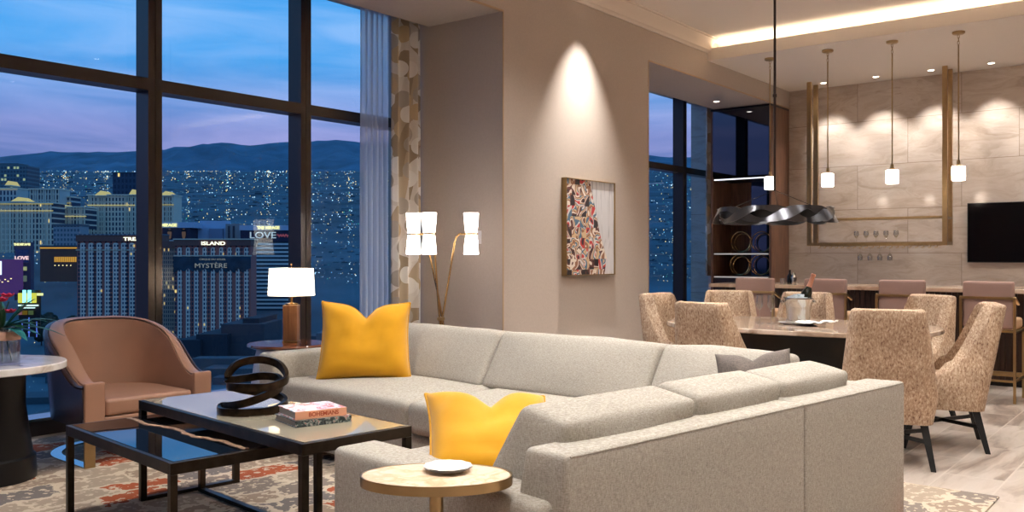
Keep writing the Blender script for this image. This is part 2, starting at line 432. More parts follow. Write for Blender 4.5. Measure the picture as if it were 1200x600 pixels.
# ---------------------------------------------------------------- sky
w = bpy.data.worlds.new('dusk'); scene.world = w; w.use_nodes = True; nt = w.node_tree; nt.nodes.clear()
tc = nt.nodes.new('ShaderNodeTexCoord'); sep = nt.nodes.new('ShaderNodeSeparateXYZ'); nt.links.new(tc.outputs['Generated'], sep.inputs[0])
g = ramp(nt, [(0, lin((40, 52, 84))), (.10, lin((100, 106, 156))), (.13, lin((112, 116, 168))), (.165, lin((90, 124, 180))), (.21, lin((70, 138, 198))), (.3, lin((62, 136, 200))), (.6, lin((36, 110, 176))), (1, lin((22, 80, 138)))])
nt.links.new(sep.outputs[2], g.inputs['Fac'])
mp = nt.nodes.new('ShaderNodeMapping'); mp.inputs['Scale'].default_value = (2.2, 2.2, 15); mp.inputs['Rotation'].default_value = (.10, -.04, 0)
nt.links.new(tc.outputs['Generated'], mp.inputs['Vector'])
cn = node(nt, 'ShaderNodeTexNoise', Scale=1.7, Detail=7.0, Roughness=.52, Distortion=.7); nt.links.new(mp.outputs[0], cn.inputs['Vector'])
cr = ramp(nt, [(.40, (0, 0, 0)), (.68, (1, 1, 1))]); nt.links.new(cn.outputs['Fac'], cr.inputs['Fac'])
cc = ramp(nt, [(0, lin((110, 104, 150))), (.13, lin((158, 142, 188))), (.2, lin((142, 160, 206))), (.35, lin((134, 172, 216))), (1, lin((110, 140, 180)))]); nt.links.new(sep.outputs[2], cc.inputs['Fac'])
amt = node(nt, 'ShaderNodeMath', operation='MULTIPLY'); amt.inputs[1].default_value = .8; nt.links.new(cr.outputs['Color'], amt.inputs[0])
mx = node(nt, 'ShaderNodeMix', data_type='RGBA'); nt.links.new(amt.outputs[0], mx.inputs[0]); nt.links.new(g.outputs['Color'], mx.inputs[6]); nt.links.new(cc.outputs['Color'], mx.inputs[7])
bg = nt.nodes.new('ShaderNodeBackground'); bg.inputs['Strength'].default_value = 1.48; nt.links.new(mx.outputs[2], bg.inputs['Color'])
wo = nt.nodes.new('ShaderNodeOutputWorld'); nt.links.new(bg.outputs[0], wo.inputs['Surface'])
# ---------------------------------------------------------------- the valley outside: terrain, mountains, lights, hotels
CR = math.atan2(VR.y, VR.x)
def far(lat, d, z=0): v = VD*d+VR*lat; return (v.x, v.y, z)
SL = .11
def tz(d): return -90 if d < 1000 else -90+SL*(d-1000)
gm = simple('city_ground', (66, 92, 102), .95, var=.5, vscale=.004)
b = MB(); rows = [430, 700, 1000, 1600, 2600, 4200, 7000, 12200]
lats = [-1.5, -1, -.6, -.3, 0, .4, .9, 1.4]
b.add([far(l*d, d, tz(d)) for d in rows for l in lats], [(i*8+j, i*8+j+1, i*8+j+9, i*8+j+8) for i in range(len(rows)-1) for j in range(7)])
o = b.build('desert_valley_floor', gm, kind='structure')
# mountains
prof = [(-900, 176), (-500, 180), (-100, 184), (0, 183), (25, 182), (60, 179), (100, 178), (145, 177), (190, 172), (235, 169), (262, 166.5), (300, 169), (335, 167), (363, 165), (395, 163.5), (425, 166), (520, 172), (620, 178), (760, 182), (800, 183.5), (836, 183), (1000, 186), (1500, 190), (2000, 195)]
def ridge(px):
    for (x0, y0), (x1, y1) in zip(prof, prof[1:]):
        if x0 <= px <= x1: return y0+(y1-y0)*(px-x0)/(x1-x0)
    return 190
NL, ND = 260, 16
def mpt(u, v):
    px = -900+u*2900; d = 11900+v*5200; lat = (px-600)/1057
    top = (300-ridge(px))/1057*15500
    base = tz(11900)-60; e = min(1, v/.7)
    nz = noise.fractal(Vector((lat*14, v*3.2, 0)), .9, 2.1, 6)
    z = base+(top-base)*(e**1.1)+nz*230*math.sin(min(1, v/.7)*PI*.92)+noise.noise(Vector((px*.06, 0, 3)))*26*e
    if v > .7: z = top-(v-.7)*1800+noise.noise(Vector((px*.06, 0, 3)))*26
    return far(lat*d, d, z)
mm = simple('hazy_mountain_rock', (84, 116, 136), .95, var=.3, vscale=.002)  # distance haze put into the bluish base colour of the rock
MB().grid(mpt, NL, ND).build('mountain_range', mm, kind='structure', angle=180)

# countless street and house lights over the valley
lm = [emit('lamp_warm', (255, 206, 140), 2.2), emit('lamp_white', (220, 236, 255), 2.2), emit('lamp_blue', (120, 190, 235), 1.4), emit('lamp_green', (90, 230, 190), .8), emit('lamp_dim', (120, 160, 180), .8)]
b = MB(); rnd = random.Random(11)
def diamond(lat, d, z, s, mi):
    c = Vector(far(lat, d, z)); p = [c+VR*s, c+VD*s, c-VR*s, c-VD*s, c+Vector((0, 0, s)), c-Vector((0, 0, s))]
    b.add(p, [(0, 1, 4), (1, 2, 4), (2, 3, 4), (3, 0, 4), (1, 0, 5), (2, 1, 5), (3, 2, 5), (0, 3, 5)], mi)
for i in range(19000):
    y = 200+rnd.random()**1.45*130
    q = SL-(300-y)/1057
    if q <= .0155: q = .0155+rnd.random()*.003
    d = (90+1000*SL)/q
    if d > 12100: d = 12100-rnd.random()*900
    if d < 1050: continue
    # streets: bunch the lights into rows running with and across the view
    if rnd.random() < .6: d = math.exp(round(math.log(d)*26)/26)*(1+rnd.gauss(0, .004))
    d = min(d, 12150)
    lat = (rnd.random()*1.75-1.15)*d
    if rnd.random() < .35: lat = round(lat/(d*.045))*d*.045+rnd.gauss(0, d*.002)
    dens = noise.noise(Vector((lat/d*9, math.log(d)*8, 1)))
    if dens < -.12 and rnd.random() < .75: continue
    s = d/1057*(.30+.42*rnd.random()**2.5)
    mi = rnd.choices([0, 1, 2, 3, 4], [30, 26, 22, 3, 34])[0]
    if mi == 4: s *= 1.1
    diamond(lat, d, tz(d)+s+d*.0006, s, mi)
for i in range(420):
    d = 470+rnd.random()*560; lat = (rnd.random()*1.2-.75)*d
    s = d/1057*(.3+.35*rnd.random()); diamond(lat, d, -90+s+1+rnd.random()*5, s, rnd.choices([0, 1, 2, 4], [4, 3, 2, 6])[0])
o = b.build('street_lights', lm, angle=1); tag(o, 'countless small warm and white lights scattered over the valley', 'city lights', kind='stuff')
# low roofs
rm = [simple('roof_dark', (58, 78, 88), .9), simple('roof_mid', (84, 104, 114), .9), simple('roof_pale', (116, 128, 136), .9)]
b = MB()
for i in range(2600):
    q = SL-(300-(203+rnd.random()**1.2*120))/1057; d = (90+1000*SL)/max(q, .016)
    if d > 11800: continue
    lat = (rnd.random()*1.75-1.15)*d; k = d/1057; w = k*(1.5+rnd.random()*7); h = k*(.3+rnd.random()*1.1)
    if d < 2600 and 600+1057*lat/d < 360: continue
    c = far(lat, d, tz(d)+h/2-2); b.cbox(c, (w, k*4, h+4), CR, rnd.choices([0, 1, 2], [5, 4, 2])[0])
for i in range(170):
    d = 450+rnd.random()*560; lat = (rnd.random()*1.3-.8)*d
    px_ = 600+1057*lat/d
    if (d > 880 and px_ < 350) or (px_ < 60 and d > 700) or (180 < px_ < 330 and d > 700): continue
    h = 4+rnd.random()*10; b.cbox(far(lat, d, -90+h/2), (12+rnd.random()*40, 12+rnd.random()*26, h), CR+rnd.choice([0, .2]), rnd.choices([0, 1], [5, 2])[0])
o = b.build('low_rise_roofs', rm); tag(o, 'dark low roofs of the houses and shops filling the valley', 'buildings', kind='stuff')

# a city thing sits at lateral px on depth d; its local x runs sideways, local y away, z up, origin at eye level
def site(name, label, cat, px, d, rz=0, group=None):
    return thing(name, label, cat, far((px-600)/1057*d, d, EYE), CR+rz, group)
F = lambda d: d/1057.
stone_lt = simple('facade_stone', (224, 212, 190), .9)
gold_lit = emit('cornice_floodlight', (246, 214, 150), .62)
dim_lit = emit('cornice_light_dim', (235, 200, 130), .5)
teal_gl = facade('teal_glass_tower', (70, 110, 120), (34, 70, 86), (8, 10), (.7, .6), .12, (220, 220, 160), .5, rough=.4)
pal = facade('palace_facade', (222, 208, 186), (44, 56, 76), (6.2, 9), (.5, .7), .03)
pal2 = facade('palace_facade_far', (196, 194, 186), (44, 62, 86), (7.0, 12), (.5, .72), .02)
greyf = facade('grey_block_facade', (142, 150, 156), (84, 100, 114), (5, 7), (.6, .55), .03)
tif = facade('maroon_facade', (172, 102, 94), (40, 50, 66), (6.1, 4.6), (.28, .72), .01)
tiw = facade('cream_bay_facade', (224, 206, 190), (40, 58, 84), (3.05, 4.6), (.56, .60), .015, stren=.7)
mirf = facade('striped_facade', (206, 208, 204), (26, 44, 62), (400, 5.2), (1, .52), .0)
bluew = simple('pale_blue_wall', (172, 186, 208), .8)
maroon = simple('maroon_cornice', (112, 74, 68), .8)
cream = simple('cream_band', (214, 200, 178), .8)
sign_w = emit('sign_white', (255, 232, 200), 2.2); sign_y = emit('sign_yellow', (255, 226, 160), 1.3); sign_p = emit('sign_pale', (190, 196, 214), .8)
sign_teal = emit('sign_letters_dim', (170, 160, 160), .6)

def block(parent, name, mat, f, x0, x1, yt, yb, d, y0=0, depth=20, px=0):
    """box given in the thing's own sideways / height measures (f metres per unit)"""
    return MB().box((x0-px)*f, (x1-px)*f, y0, y0+depth, (300-yb)*f, (300-yt)*f).build(name, mat, parent)

# hotel tower with ISLAND lettering
d = 1000; f = F(d); c = 248
t = site('hotel_tower', 'maroon and cream hotel tower with lit ISLAND lettering over a dark show banner', 'hotel tower', c, d)
fac = block(t, 'facade', tif, f, 205, 294, 286, 396, d, 0, 22, c)
block(t, 'cornice', maroon, f, 204.5, 295, 281, 288, d, -2.5, 26, c)
block(t, 'cornice_cap', cream, f, 204, 295.5, 279.7, 281, d, -3.5, 27, c)
for i in range(9):
    xc = 211+i*9.75; b = MB()
    w = 2.4*f; X = (xc-c)*f
    arch = [(X+w*math.cos(a), w*.8*math.sin(a)) for a in [PI*k/8 for k in range(9)]]
    poly = [(X-w, 0), (X+w, 0)]+arch
    zb = (300-299)*f
    vs = []; 
    pts = [(X+w, (300-396)*f)]+[(p[0], (300-290.8)*f-1.0+p[1]) for p in arch]+[(X-w, (300-396)*f)]
    vs = [(p[0], -1.4, p[1]) for p in pts]+[(p[0], 0.1, p[1]) for p in pts]; n_ = len(pts)
    b.add(vs, [tuple(range(n_)), tuple(range(n_, 2*n_))[::-1]]+[(k, (k+1) % n_, n_+(k+1) % n_, n_+k) for k in range(n_)])
    b.build('window_bay', tiw, fac)
block(t, 'string_course', cream, f, 204.5, 295, 299, 300.3, d, -2.2, 2.4, c)
# banner with scalloped foot
b = MB(); pts = [(204, 300.6), (294.5, 300.6), (294.5, 314)]
for k in range(9): xx = 289.5-k*9.75; pts += [(xx, 316-(k % 2)*1.5-(1 if k in (3, 4) else 0)), (xx-4.9, 320-(k > 4)*2)]
pts += [(204, 322)]
n_ = len(pts); vs = [((x-c)*f, -2.0, (300-y)*f) for x, y in pts]+[((x-c)*f, -1.5, (300-y)*f) for x, y in pts]
b.add(vs, [tuple(range(n_))[::-1], tuple(range(n_, 2*n_))]+[(k, (k+1) % n_, n_+(k+1) % n_, n_+k) for k in range(n_)])
b.build('show_banner', simple('banner_cloth', (34, 62, 78), .9, var=.5, vscale=.08), t)
text('lettering', 'ISLAND', 5.6*f, sign_w, t, ((251-c)*f, -3.4, (300-285.4)*f), extrude=.3, sx=1.5, bold=.08)
text('banner_title', 'MYSTÈRE', 7.6*f, sign_teal, t, ((248-c)*f, -2.6, (300-311.5)*f), extrude=.1, sx=1.25)
text('banner_subtitle', 'CIRQUE DU SOLEIL', 3.0*f, sign_teal, t, ((250-c)*f, -2.6, (300-304)*f), extrude=.1, sx=1.2)
block(t, 'corner_facet', facade('corner_facet_facade', (150, 128, 112), (40, 46, 60), (2.4, 4.6), (.5, .66), .12, (255, 190, 110), .9), f, 189, 205, 288, 396, d, 4, 18, c)  # tan corner facet with more warm lit windows than the wings
block(t, 'corner_cornice', maroon, f, 188.5, 205.2, 282.5, 290, d, 2, 20, c)
# left wing
d = 1015; f = F(d); c = 140
t = site('hotel_tower', 'maroon hotel wing with grey arched window columns, lettering partly hidden by the window mullion', 'hotel tower', c, d)
fac = block(t, 'facade', tif, f, 90.5, 188, 283, 396, d, 0, 22, c)
block(t, 'cornice', maroon, f, 90, 189, 275.5, 283, d, -2.5, 26, c)
block(t, 'cornice_cap', greyf, f, 89.5, 189.5, 274.2, 275.6, d, -3.5, 27, c)
for i in range(10):
    xc = 97.5+i*9.6; b = MB(); w = 3.0*f; X = (xc-c)*f
    pts = [(X+w, (300-396)*f)]+[(X+w*math.cos(a), (300-286.5)*f+w*.7*math.sin(a)) for a in [PI*k/8 for k in range(9)]]+[(X-w, (300-396)*f)]
    n_ = len(pts); vs = [(p[0], -1.4, p[1]) for p in pts]+[(p[0], .1, p[1]) for p in pts]
    b.add(vs, [tuple(range(n_)), tuple(range(n_, 2*n_))[::-1]]+[(k, (k+1) % n_, n_+(k+1) % n_, n_+k) for k in range(n_)])
    b.build('window_bay', tiw, fac)
block(t, 'string_course', cream, f, 90, 189, 292.5, 293.5, d, -2.4, 2.6, c)
text('lettering', 'TREASURE', 5.6*f, sign_w, t, ((165.5-c)*f, -3.2, (300-280.3)*f), extrude=.3, sx=1.5, bold=.08)
# striped hotel with LOVE banner
d = 1180; f = F(d); c = 318
t = site('striped_hotel', 'pale striped hotel wing with a LOVE banner under its roof', 'hotel', c, d)
block(t, 'facade', mirf, f, 291, 345, 283, 372, d, 0, 30, c)
block(t, 'roof_band', bluew, f, 281, 345, 264, 270, d, -2, 32, c)
block(t, 'banner', simple('banner_navy', (40, 40, 66), .8, var=.4, vscale=.05), f, 282, 345, 269, 283, d, -1, 30, c)
text('lettering', 'LOVE', 10.5*f, sign_p, t, ((308.5-c)*f, -2.5, (300-276)*f), extrude=.3, sx=1.25, bold=.1)
text('name_sign', 'THE MIRAGE', 4.6*f, sign_y, t, ((315-c)*f, -3, (300-267)*f), extrude=.3, sx=1.0, bold=.3)
b = MB(); b.tube([((325+k*.42-c)*f, -1.6, (300-276+1.6*math.sin(k*1.9)+.9*math.sin(k*.8))*f) for k in range(34)], .35, 5); b.build('script', emit('sign_red', (190, 90, 110), .6), t)
d = 1200; f = F(d); c = 207
t = site('striped_hotel', 'hotel wing by the mullion with two framed portraits and a yellow roof sign', 'hotel', c, d)
block(t, 'facade', mirf, f, 188, 226, 281, 372, d, 0, 30, c)
block(t, 'roof_band', bluew, f, 188, 228, 260.5, 267, d, -2, 32, c)
block(t, 'banner', simple('banner_navy_b', (40, 36, 60), .8), f, 188, 223, 267, 281, d, -1, 30, c)
for k, xx in enumerate((199.5, 216)):
    b = MB(); b.grid(lambda u, v: ((xx-c)*f+4.6*f*(u-.5)*math.sin(PI*(.15+.7*v)), -2.2, (300-280+v*12)*f), 6, 8)
    p_ = b.build('portrait_face', emit('portrait_print', (150, 110, 100), .35), t)
    MB().box((xx-c-2.6)*f, (xx-c+2.6)*f, -2.5, -2.1, (300-271.5)*f, (300-269)*f).build('portrait_hat', simple('portrait_dark', (20, 16, 22), .8), t)
text('name_sign', 'MIRAGE', 4.6*f, sign_y, t, ((199-c)*f, -3, (300-264)*f), extrude=.3, sx=1.1, bold=.3)
d = 1230; f = F(d); c = 257
t = site('hotel_annex', 'pale blue stepped hotel rooftops behind the lit ISLAND lettering', 'hotel', c, d)
block(t, 'wall', bluew, f, 229, 284, 267, 300, d, 0, 30, c)
block(t, 'stair_tower', simple('tower_stone', (150, 140, 140), .9), f, 266, 282, 262.5, 300, d, -6, 14, c)
for x_ in (269, 274.5): MB().box((x_-c)*f, (x_-c+2)*f, -7, -5.9, (300-279)*f, (300-265)*f).build('window_strip', simple('strip_glass', (40, 44, 60), .4), t)
block(t, 'rear_roof', bluew, f, 232, 263, 258.5, 268, d, 8, 20, c)
block(t, 'penthouse', simple('penthouse_wall', (134, 138, 160), .9), f, 246, 262, 268, 284, d, -4, 8, c)
# palace hotels
def palace(px0, px1, yt, yb, d, mat, label, bands=(), peds=(), cols=(), roof=None):
    f = F(d); c = (px0+px1)/2
    t = site('palace_hotel', label, 'hotel', c, d)
    fac = block(t, 'facade', mat, f, px0, px1, yt, yb, d, 0, 40, c)
    block(t, 'cornice', stone_lt, f, px0-.6, px1+.6, yt-1.2, yt+.4, d, -3, 44, c)
    for y, m_ in bands: block(t, 'lit_band', m_, f, px0-.3, px1+.3, y-.42, y+.42, d, -2.2, 2.3, c)
    for x0, x1, y0, y1 in peds:
        vs = [((x0-c)*f, yy, (300-y1)*f) for yy in (-4, 30)]+[((x1-c)*f, yy, (300-y1)*f) for yy in (-4, 30)]+[(((x0+x1)/2-c)*f, yy, (300-y0)*f) for yy in (-4, 30)]
        MB().add(vs, [(0, 2, 4), (3, 1, 5), (0, 1, 3, 2), (0, 4, 5, 1), (2, 3, 5, 4)]).build('pediment', gold_lit, t)
        block(t, 'pediment_cornice', stone_lt, f, x0-.4, x1+.4, y1, y1+1, d, -4.6, 34, c)
    for x in cols: block(fac, 'pilaster', stone_lt, f, x-.35, x+.35, yt, yb, d, -1.8, 2, c)
    return t
palace(-14, 62, 238, 296, 1500, pal, 'cream palace hotel with a lit pediment and two glowing bands, nearest of the palace fronts', [(239, dim_lit), (247, gold_lit)], [(14, 31, 231, 236)], [13+2.9*k for k in range(7)]+[-12+4.2*k for k in range(6)]+[35+3.6*k for k in range(8)])
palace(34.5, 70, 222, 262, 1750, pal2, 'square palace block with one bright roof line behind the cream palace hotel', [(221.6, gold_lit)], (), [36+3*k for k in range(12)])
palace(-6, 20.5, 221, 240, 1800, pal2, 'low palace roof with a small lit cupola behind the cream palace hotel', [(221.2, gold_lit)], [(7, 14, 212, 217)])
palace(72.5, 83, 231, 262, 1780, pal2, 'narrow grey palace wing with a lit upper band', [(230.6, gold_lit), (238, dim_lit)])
palace(71, 101, 243, 268, 1560, pal, 'low palace colonnade with a lit balcony behind the grey block', [(253.5, gold_lit)], [(70.5, 78, 240, 244)], [74+3.2*k for k in range(9)])
palace(103, 158, 229, 278, 1650, pal, 'pale palace tower with two lit gables beside the window mullion', [(240.5, gold_lit)], [(112, 126, 223.5, 229), (152, 160, 222, 228)], [105, 107.5, 110, 127.5]+[114+2.4*k for k in range(5)]+[146+2.4*k for k in range(5)])
palace(186, 203.5, 229, 262, 1640, pal, 'slim palace wing seen just beyond the window mullion with a lit gable', [(240, dim_lit)], [(188, 202, 224, 229)], [192+2.4*k for k in range(5)])
f = F(1350); t = site('office_block', 'plain grey block with rows of windows in front of the palace hotels', 'building', 78, 1350)
block(t, 'facade', greyf, f, 62.5, 93, 265, 300, 1350, 0, 30, 78); block(t, 'roof', simple('flat_roof', (90, 98, 106), .9), f, 62, 93.5, 262.5, 265, 1350, -1, 32, 78)
f = F(2300); t = site('glass_tower', 'teal glass tower standing against the mountains', 'building', 8, 2300)
block(t, 'facade', teal_gl, f, -18, 32, 194, 222, 2300, 0, 60, 8); block(t, 'roof', simple('tower_roof', (80, 104, 112), .8), f, -18, 20, 191, 194, 2300, 5, 50, 8)
f = F(2100); t = site('dark_tower', 'dark tower between the gables and the mullion', 'building', 146, 2100)
block(t, 'facade', facade('dark_tower_facade', (52, 70, 92), (34, 50, 72), (9, 14), (.5, .6), .03), f, 132, 162, 203, 232, 2100, 0, 60, 146); block(t, 'roof', simple('dark_roof', (40, 54, 72), .8), f, 131.5, 162.5, 202, 203, 2100, -1, 62, 146)  # dark blue-grey facade and roof
# orange lit casino front
d = 1280; f = F(d); c = 70
t = site('casino_front', 'low curved building with a glowing orange colonnade', 'building', c, d)
block(t, 'wall', simple('brown_wall', (92, 66, 60), .9), f, 47, 90, 289, 330, d, 0, 30, c)
block(t, 'roof_line', emit('orange_line', (255, 170, 70), .9), f, 47, 90, 290, 291.2, d, -1, 1.2, c)
for k in range(11): block(t, 'lit_arch', emit('orange_arch', (240, 160, 70), .75) if k == 0 else bpy.data.materials['orange_arch'], f, 64+k*2.4, 65.6+k*2.4, 301, 307, d, -1, 1.2, c)
for k in range(5): block(t, 'street_lamp', lm[0], f, 67+k*4.6, 68+k*4.6, 310.5, 311.4, d, -8, 1, c)
block(t, 'roof', simple('green_roof', (60, 84, 90), .8), f, 46, 91, 287.5, 290, d, 2, 30, c)
# sign pylon with LOVE, bright screen, light masts
d = 1150; f = F(d); c = 26.5
t = site('sign_pylon', 'tall sign pylon with a dark blue LOVE panel under a yellow strip', 'sign', c, d)
block(t, 'pylon', simple('pylon_grey', (74, 70, 96), .8), f, 17, 36, 284, 352, d, 0, 8, c)
block(t, 'love_panel', emit('panel_navy', (24, 40, 92), .7), f, 18.5, 33.5, 292.5, 308, d, -1, 1, c)
text('lettering', 'LOVE', 5.6*f, emit('love_pink', (255, 190, 190), 1.2), t, ((26-c)*f, -1.6, (300-302.5)*f), extrude=.2, sx=1.2, bold=.3)
text('name_sign', 'THE MIRAGE', 3.4*f, sign_y, t, ((26.5-c)*f, -1.6, (300-286.5)*f), extrude=.2, sx=1.0, bold=.3)
block(t, 'show_panel', emit('panel_gold', (190, 180, 130), .7), f, 20, 31.5, 312.5, 317, d, -1, 1, c)
block(t, 'lower_panel', emit('panel_dim', (110, 120, 110), .6), f, 20, 31.5, 323, 330, d, -1, 1, c)
d = 900; f = F(d); c = 32
t = site('video_board', 'bright street screen glowing cyan and yellow above a line of white letters', 'sign', c, d)
block(t, 'screen', emit('screen_yellow', (235, 210, 80), 1.0), f, 21, 41, 343.5, 355, d, 0, 3, c)
for x_ in (27, 33): block(t, 'screen_figure', emit('screen_cyan', (150, 255, 255), 2.2) if x_ == 27 else bpy.data.materials['screen_cyan'], f, x_, x_+3.6, 340, 354.5, d, -1, 1, c)
block(t, 'side_panel', emit('panel_cream', (240, 220, 150), 1.2), f, 43, 49.5, 343.5, 346.5, d, 0, 2, c)
block(t, 'letter_line', emit('panel_white', (240, 250, 240), 1.3), f, 21, 44, 357.2, 358.8, d, 0, 2, c)
block(t, 'letter_line', bpy.data.materials['panel_white'], f, 24, 40, 360.3, 361.4, d, 0, 2, c)
block(t, 'backing', M['black'], f, 20, 45, 340, 395, d, 3, 2, c)
for k, (x_, m_) in enumerate(((19.5, (200, 120, 130)), (26, (150, 110, 40)), (33, (110, 120, 80)))): block(t, 'lower_panel', emit('lower_%d' % k, m_, .45), f, x_, x_+5, 364, 369, d, 0, 2, c)
d = 800; f = F(d)
for k, (x_, y_) in enumerate(((26, 378), (34, 372), (43, 377))):
    t = site('light_mast', ('short blue-lit mast below the bright street screen', 'tallest blue-lit mast below the bright street screen', 'blue-lit mast nearest the armchair')[k], 'light mast', x_, d)
    b = MB(); b.box(-.35*f, .35*f, -.3, .3, (300-395)*f, (300-y_)*f)
    b.box(-1.1*f, 1.1*f, -.3, .3, (300-390)*f, (300-388.5)*f); b.box(-.8*f, .8*f, -.3, .3, (300-384)*f, (300-383)*f); b.build('mast', emit('blue_mast', (110, 130, 240), .9) if k == 0 else bpy.data.materials['blue_mast'], t)
d = 1120; f = F(d); c = 8
t = site('casino_front', 'purple and white lit casino front at the edge of the view', 'building', c, d)
block(t, 'wall', emit('purple_wall', (96, 60, 130), .5), f, -12, 17, 304, 345, d, 0, 20, c)
block(t, 'bright_sign', emit('white_sign', (230, 220, 255), 1.6), f, -3, 2, 306, 322, d, -2, 2, c)
for k in range(6): block(t, 'light', lm[0], f, -4+k*3.4, -2.6+k*3.4, 326+(k*7 % 5), 327+(k*7 % 5), d, -2, 1, c)
# trees in front of the orange building
def clump(px, d, w, h, label):
    f = F(d); t = site('dark_tree', label, 'tree', px, d); b = MB(); rr = random.Random(px)
    zg = (-90-EYE)
    for k in range(7):
        cx, cy, cz = rr.uniform(-w, w)*.15, rr.uniform(-w, w)*.4, zg+h*rr.uniform(.55, .8); r_ = h*rr.uniform(.25, .4)
        b.grid(lambda u, v: tuple(Vector((cx, cy, cz))+Vector((math.cos(2*PI*u)*math.sin(PI*v), math.sin(2*PI*u)*math.sin(PI*v), math.cos(PI*v)))*r_*(1+.3*noise.noise(Vector((u*6, v*6, cx))))), 12, 8)
    b.build('crown', M_tree, t); MB().lathe([(h*.04, zg), (h*.03, zg+h*.6)], seg=8).build('trunk', simple('bark', (44, 36, 32), .9) if 'bark' not in bpy.data.materials else bpy.data.materials['bark'], t)
M_tree = simple('night_foliage', (38, 50, 42), .95, var=.4, vscale=.5)
rr = random.Random(3)
for k in range(14):
    d_ = 920+75*(k // 4); px_ = 49+12.4*(k % 4)-5*((k // 4) % 2)+rr.uniform(-.6, .6); clump(px_, d_, 14, 13+rr.random()*8, 'dark bushy tree in the park between the street screen and the maroon tower')
for o in list(bpy.data.objects):
    if o.name.startswith('dark_tree'): o['group'] = 'trees in the park by the street screen'
# podium roofs before the tower
d = 760; f = F(d); c = 260
t = site('podium', 'dark flat podium roofs stepping up before the maroon tower', 'building', c, d)
pm = simple('podium_roof', (44, 48, 58), .9); pm2 = simple('podium_wall', (62, 64, 72), .9)
block(t, 'roof_block', pm, f, 225, 262, 393, 420, d, 10, 60, c); block(t, 'roof_block', pm2, f, 250, 302, 382, 420, d, 20, 60, c)
block(t, 'roof_block', pm, f, 272, 292, 376, 420, d, 30, 60, c); block(t, 'roof_block', pm, f, 205, 232, 399, 425, d, 5, 60, c)
# ---------------------------------------------------------------- rug
m, nt, b_ = new_mat('patchwork_rug')
v = coords(nt, (1, 1, 1), (0, 0, R(4)))
wn = node(nt, 'ShaderNodeTexNoise', Scale=5.0, Detail=4.0, Roughness=.6); nt.links.new(v, wn.inputs['Vector'])
ma = node(nt, 'ShaderNodeVectorMath', operation='MULTIPLY_ADD'); nt.links.new(wn.outputs['Color'], ma.inputs[0]); ma.inputs[1].default_value = (.30, .30, 0); nt.links.new(v, ma.inputs[2])
br = node(nt, 'ShaderNodeTexBrick', offset=.4, squash=1.0, Scale=1.0); br.inputs['Brick Width'].default_value = .36; br.inputs['Row Height'].default_value = .22
br.inputs['Mortar Size'].default_value = .016; br.inputs['Mortar Smooth'].default_value = 0
br.inputs['Color1'].default_value = (0, 0, 0, 1); br.inputs['Color2'].default_value = (1, 1, 1, 1); br.inputs['Mortar'].default_value = (0, 0, 0, 1)
nt.links.new(ma.outputs[0], br.inputs['Vector'])
rc = ramp(nt, [(0, lin((128, 116, 108))), (.2, lin((156, 140, 124))), (.42, lin((112, 104, 102))), (.58, lin((146, 72, 46))), (.68, lin((146, 128, 112))), (.88, lin((156, 82, 54)))], 'CONSTANT')
nt.links.new(br.outputs['Color'], rc.inputs['Fac'])
n2 = node(nt, 'ShaderNodeTexNoise', Scale=26.0, Detail=3.0); nt.links.new(v, n2.inputs['Vector'])
r2 = ramp(nt, [(.585, (0, 0, 0)), (.60, (1, 1, 1))]); nt.links.new(n2.outputs['Fac'], r2.inputs['Fac'])
mxx = node(nt, 'ShaderNodeMath', operation='MAXIMUM'); nt.links.new(br.outputs['Fac'], mxx.inputs[0]); nt.links.new(r2.outputs['Color'], mxx.inputs[1])
mc = node(nt, 'ShaderNodeMix', data_type='RGBA'); nt.links.new(mxx.outputs[0], mc.inputs[0]); nt.links.new(rc.outputs['Color'], mc.inputs[6]); mc.inputs[7].default_value = lin((190, 174, 154))
nt.links.new(mc.outputs[2], b_.inputs['Base Color']); b_.inputs['Roughness'].default_value = .95; b_.inputs['Specular IOR Level'].default_value = .1
n3 = node(nt, 'ShaderNodeTexNoise', Scale=400.0); nt.links.new(v, n3.inputs['Vector']); bp = node(nt, 'ShaderNodeBump', Strength=.5, Distance=.003); nt.links.new(n3.outputs['Fac'], bp.inputs['Height']); nt.links.new(bp.outputs[0], b_.inputs['Normal'])
o = MB().box(.2, 5.0, .86, 6.05, 0, .012).build('rug', m, bevel=.004); tag(o, 'large patterned rug of cream, grey and rust patches under the seating', 'rug')

# ---------------------------------------------------------------- sectional sofa
linen = weave('oatmeal_linen', (138, 130, 119), (184, 177, 166), 330)
T = thing('sectional_sofa', 'long L-shaped oatmeal linen sectional sofa with loose back cushions', 'sofa', (4.27, 1.11, 0))
TO = Vector((4.27, 1.11, 0))
def L(*p): return tuple(Vector(p)-TO)
def sof(name, P, r=.03, crown=(0, 0, 0), seed=0, n=9, wob=0): return MB().soft([L(*p) for p in P], r, crown, n, seed=seed, wob=wob).build(name, linen, T, angle=60)
def quad(a, b, c, d, z0, z1): return [(*a, z0), (*b, z0), (*c, z0), (*d, z0), (*a, z1), (*b, z1), (*c, z1), (*d, z1)]
N = (2.08, 1.44); O_ = (4.27, 1.11); Q = (4.58, 4.62)
def lerp(a, b, t): return (a[0]+(b[0]-a[0])*t, a[1]+(b[1]-a[1])*t)
fd = Vector((O_[0]-N[0], O_[1]-N[1])).normalized(); fn = Vector((-fd.y, fd.x))     # along the near wing, into the seat
rd = Vector((Q[0]-O_[0], Q[1]-O_[1])).normalized(); rn = Vector((-rd.y, rd.x))     # along the far wing, into the seat
def fp(a, n_): return (N[0]+fd.x*a+fn.x*n_, N[1]+fd.y*a+fn.y*n_)
def rp(a, n_): return (O_[0]+rd.x*a+rn.x*n_, O_[1]+rd.y*a+rn.y*n_)
LF = math.dist(N, O_); LR = math.dist(O_, Q)
